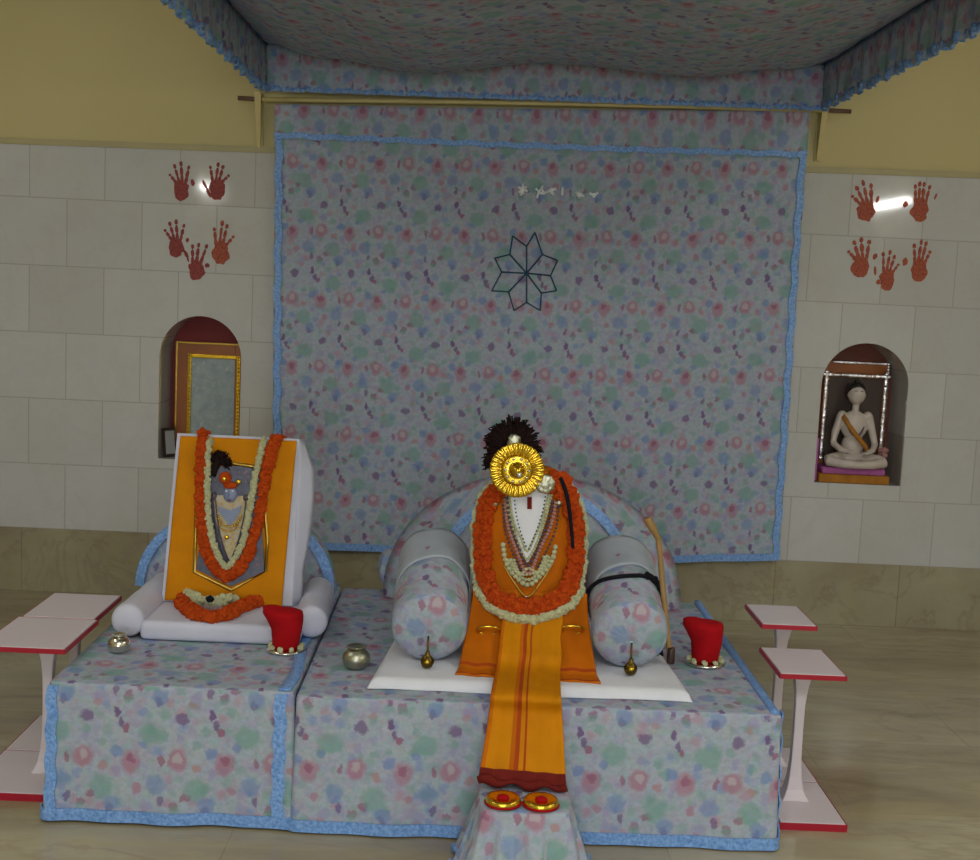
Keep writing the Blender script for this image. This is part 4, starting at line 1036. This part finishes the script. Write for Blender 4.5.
lota('grey_cup', (at(181, 440, .10).x, .10, n0[2]), .030, 'grey_ware', 'small grey metal cup in the left niche before the framed picture', 'cup')

# ------------------------------------------------------------------ right niche contents
n1 = NI[1]; cxn = (n1[0]+n1[1])/2
YM = .15
A = at(825, 372, YM); B = at(880, 470, YM)
fm = root('framed_mirror', ((A.x+B.x)/2, YM, n1[2]), 'dark picture in a silver tinsel frame behind the statue in the right niche', 'framed picture')
x0, x1 = n1[0]+.058, B.x+.005
g = G(); frame_box(g, x0, x1, n1[2], A.z, .022, YM, YM+.03); g.obj('frame', 'frame_wood', fm)
g = G()
for k in range(44):
    t = k/43
    for p in ((x0+.011, lerp(n1[2]+.1, A.z, t)), (x1-.011, lerp(n1[2]+.1, A.z, t)), (lerp(x0, x1, t), A.z-.011)):
        g.ball((p[0], YM-.004, p[1]), (.012, .006, .010), 1, .7)
g.obj('tinsel_border', 'tinsel', fm)
G().box((x0+.02, YM+.01, n1[2]+.02), (x1-.02, YM+.02, A.z-.02)).obj('picture', 'frame_dark', fm)
A2 = at(838, 362, .20); B2 = at(890, 362, .20)
bp = root('back_panel', (cxn, .2, n1[2]), 'red-brown panel with silver beaded edge at the back of the right niche', 'panel')
G().box((n1[0]+.02, .195, n1[2]), (B2.x, .215, A2.z+.006), .003).obj('board', 'frame_wood', bp)
g = G()
for k in range(40): g.ball((lerp(A2.x-.02, B2.x-.01, k/39), .190, A2.z), (.007, .004, .007), 1, .6)
for k in range(26): g.ball((B2.x-.008, .190, lerp(n1[2]+.22, A2.z, k/25)), (.007, .004, .007), 1, .6)
g.obj('beaded_edge', 'tinsel', bp)
z0 = n1[2]; 
pl = root('cloth_plinth', (cxn, .05, z0), 'low plinth with ochre and pink cloth under the seated statue', 'plinth')
g = G(); g.box((n1[0]+.025, -.004, z0), (n1[1]-.05, .14, z0+.042), .006); g.obj('ochre_cloth', 'ochre_cloth', pl, True)
g = G(); g.box((n1[0]+.04, .004, z0+.042), (n1[1]-.07, .13, z0+.075), .010, seg=3); g.obj('pink_cushion', 'pink_cloth', pl, True)
g = G(); g.box((n1[0]+.006, .02, z0), (n1[0]+.02, .14, z0+.21), .005); tag(g.obj('pink_side_cloth', 'pink_cloth', None, True), 'pink cloth hanging on the left jamb inside the right niche', 'cloth')
# seated statue
sx = at(854, 430, .065).x; sz = z0+.075; U = .365
su = root('seated_statue', (sx, .065, sz), 'white marble statue of a seated person with black hair, cross-legged in the right niche', 'statue')
def P(x, y, z): return Vector((sx+x*U*1.06, .065+y*U, sz+z*U*1.09))
g = G()
g.ball(P(0, 0, .87), (.112*U, .105*U, .128*U), 3)          # head
g.ball(P(0, -.02, .80), (.055*U, .06*U, .05*U), 2)              # jaw
g.tube([P(0, .01, .58), P(0, 0, .80)], .045*U, 10)
g.ball(P(0, .02, .50), (.18*U, .115*U, .20*U), 3); g.ball(P(0, .02, .25), (.15*U, .12*U, .17*U), 3); g.ball(P(0, .03, .10), (.21*U, .15*U, .12*U), 3)
for s in (-1, 1):
    g.ball(P(s*.16, .01, .615), .066*U, 2)
    g.tube([P(s*.175, .01, .61), P(s*.235, .0, .40), P(s*.26, -.04, .28)], lambda t: (.056-.012*t)*U, 10)
    g.tube([P(s*.26, -.04, .28), P(s*.20, -.17, .22), P(s*.12, -.24, .20)], lambda t: (.044-.012*t)*U, 10)
    g.ball(P(s*.10, -.26, .195), (.05*U, .045*U, .022*U), 2)
    for f in range(4): g.tube([P(s*(.11-.022*f), -.27, .195), P(s*(.09-.022*f), -.315+.008*abs(f-1.5), .185)], .010*U, 6)
    g.tube([P(s*.10, .02, .10), P(s*.28, -.14, .09), P(s*.35, -.17, .08)], lambda t: (.095-.02*t)*U, 12)
    g.tube([P(s*.35, -.17, .08), P(s*.18, -.27, .06), P(-s*.06, -.30, .05)], lambda t: (.072-.025*t)*U, 12)
    g.ball(P(s*.105, .0, .865), (.012*U, .02*U, .03*U), 1)      # ear
g.ball(P(0, -.098, .868), (.013*U, .02*U, .028*U), 1)           # nose
o = g.obj('body', 'statue', su, True)
rm = o.modifiers.new('fuse', 'REMESH'); rm.mode = 'VOXEL'; rm.voxel_size = .004; rm.use_smooth_shade = True
g = G()
for s in (-1, 1): G().ball(P(s*.034, -.086, .895), (.013*U, .008*U, .006*U), 1).tube([P(s*.015, -.094, .922), P(s*.052, -.082, .92)], .004*U, 5).obj('eye', 'hair_black', su, True)
G().tube([P(-.025, -.088, .825), P(.025, -.088, .825)], .005*U, 5).obj('mouth', 'pink_beads', su, True)

g = G(); g.ball(P(0, .038, .930), (.120*U, .105*U, .105*U), 3); g.ball(P(0, .02, 1.03), (.04*U, .04*U, .03*U), 2); g.obj('hair', 'hair_black', su, True)
g = G(); g.tube([P(.10*cos(a)*1.1, -.10*sin(a)*.9-.02, .60-.22*sin(a)) for a in [pi*k/16 for k in range(17)]], .012*U, 6); g.obj('necklace', 'dark_beads', su, True)
def shawl(u, v):
    s = -1 if u < .5 else 1; return P(0, 0, 0)
g = G(); g.tape([P(x, y, z) for x, y, z in ((-.17, -.06, .62), (-.10, -.125, .50), (0, -.14, .38), (.12, -.13, .26), (.17, -.10, .18))], (.5, 0, .8), (0, -1, 0), .06*U, .006); g.obj('sash', 'ochre_cloth', su, True)
vb = at(885, 448, .05)
rt = lota('small_vase', (vb.x, .06, z0+.0), .020, 'frame_dark', 'small dark vase with pink blossoms right of the statue in the right niche', 'vase')
o = rt; g = G(); g.tube([(vb.x, .06, z0+.02), (vb.x, .06, z0+.13)], .006, 6); 
for k in range(9): g.flower(Vector((vb.x+random.uniform(-.02, .02), .06+random.uniform(-.015, .015), z0+.14+random.uniform(-.02, .025))), .012)
g.obj('blossoms', 'pink_beads', rt)

# ------------------------------------------------------------------ lamps (real tube lights on the side walls, behind and beside the camera; plus added fill lights)
def tube_light(x, y0, y1, z, sgn, power, label, slope=0.):
    rt = root('tube_light', (x, (y0+y1)/2, z), label, 'lamp', 'tube lights on the side walls')
    M_ = 'tube_glow_%d' % len(bpy.data.materials); M[M_] = emit(M_, (1, .98, .94), power)
    G().tube([(x+sgn*.05, y0, z+slope/2), (x+sgn*.05, y1, z-slope/2)], .014, 12).obj('glass_tube', M_, rt, True)
    G().box((x, y0-.03, z-.03), (x+sgn*.03, y1+.03, z+.03), .004).obj('fitting', 'ceiling_paint', rt)
tube_light(WX1, -5.00, -4.00, 2.36, -1, 260, 'white tube light on the right side wall')
tube_light(WX0, -10.5, -9.5, 2.58, 1, 320, 'white tube light on the left side wall')
def area(name, loc, size, power, target, col=(1, 1, 1), sy=None):
    l = bpy.data.lights.new(name, 'AREA'); l.shape = 'RECTANGLE'; l.size = size; l.size_y = sy or size; l.energy = power; l.color = col
    o = bpy.data.objects.new(name, l); COL.objects.link(o); o.location = loc
    o.rotation_euler = (Vector(target)-Vector(loc)).to_track_quat('-Z', 'Y').to_euler(); return o
area('ceiling_fill_light', (0.2, -6.2, ZC-.02), 2.6, 118, (.2, -6.2, 0), (1, .98, .96), 1.4)  # soft fill added under the ceiling, area lights without fixtures
area('ceiling_fill_light', (0.2, -9.2, ZC-.02), 2.6, 60, (.2, -9.2, 0), (1, .98, .96), 1.4)
area('ceiling_fill_light', (-2.6, -2.8, ZC-.02), .6, 25, (-2.6, -2.8, 0), (1, .98, .96), 1.4)
area('ceiling_fill_light', (2.8, -2.8, ZC-.02), .6, 25, (2.8, -2.8, 0), (1, .98, .96), 1.4)
M['fill_pane'] = emit('fill_pane', (.80, .90, 1), 16)  # invented window behind the camera: its glowing pane adds bluish frontal fill
g = G(); frame_box(g, -1.5, 1.7, .75, 2.25, .06, YF, YF+.05); g.box((.06, YF, .81), (.12, YF+.05, 2.19), .003); win = g.obj('fill_window_1', 'stand_white'); struct(win); win['_w'] = tuple(win.location)
G().box((-1.45, YF+.012, .8), (1.65, YF+.018, 2.2)).obj('pane', 'fill_pane', win)
w = bpy.data.worlds.new('world'); SC.world = w; w.use_nodes = True; w.node_tree.nodes['Background'].inputs[0].default_value = (.6, .65, .75, 1); w.node_tree.nodes['Background'].inputs[1].default_value = .05
for o in bpy.data.objects:
    if '_w' in o: del o['_w']
SC.view_settings.view_transform = 'Standard'; SC.view_settings.look = 'None'; SC.view_settings.gamma = 1; SC.view_settings.use_curve_mapping = False
SC.view_settings.exposure = -0.72
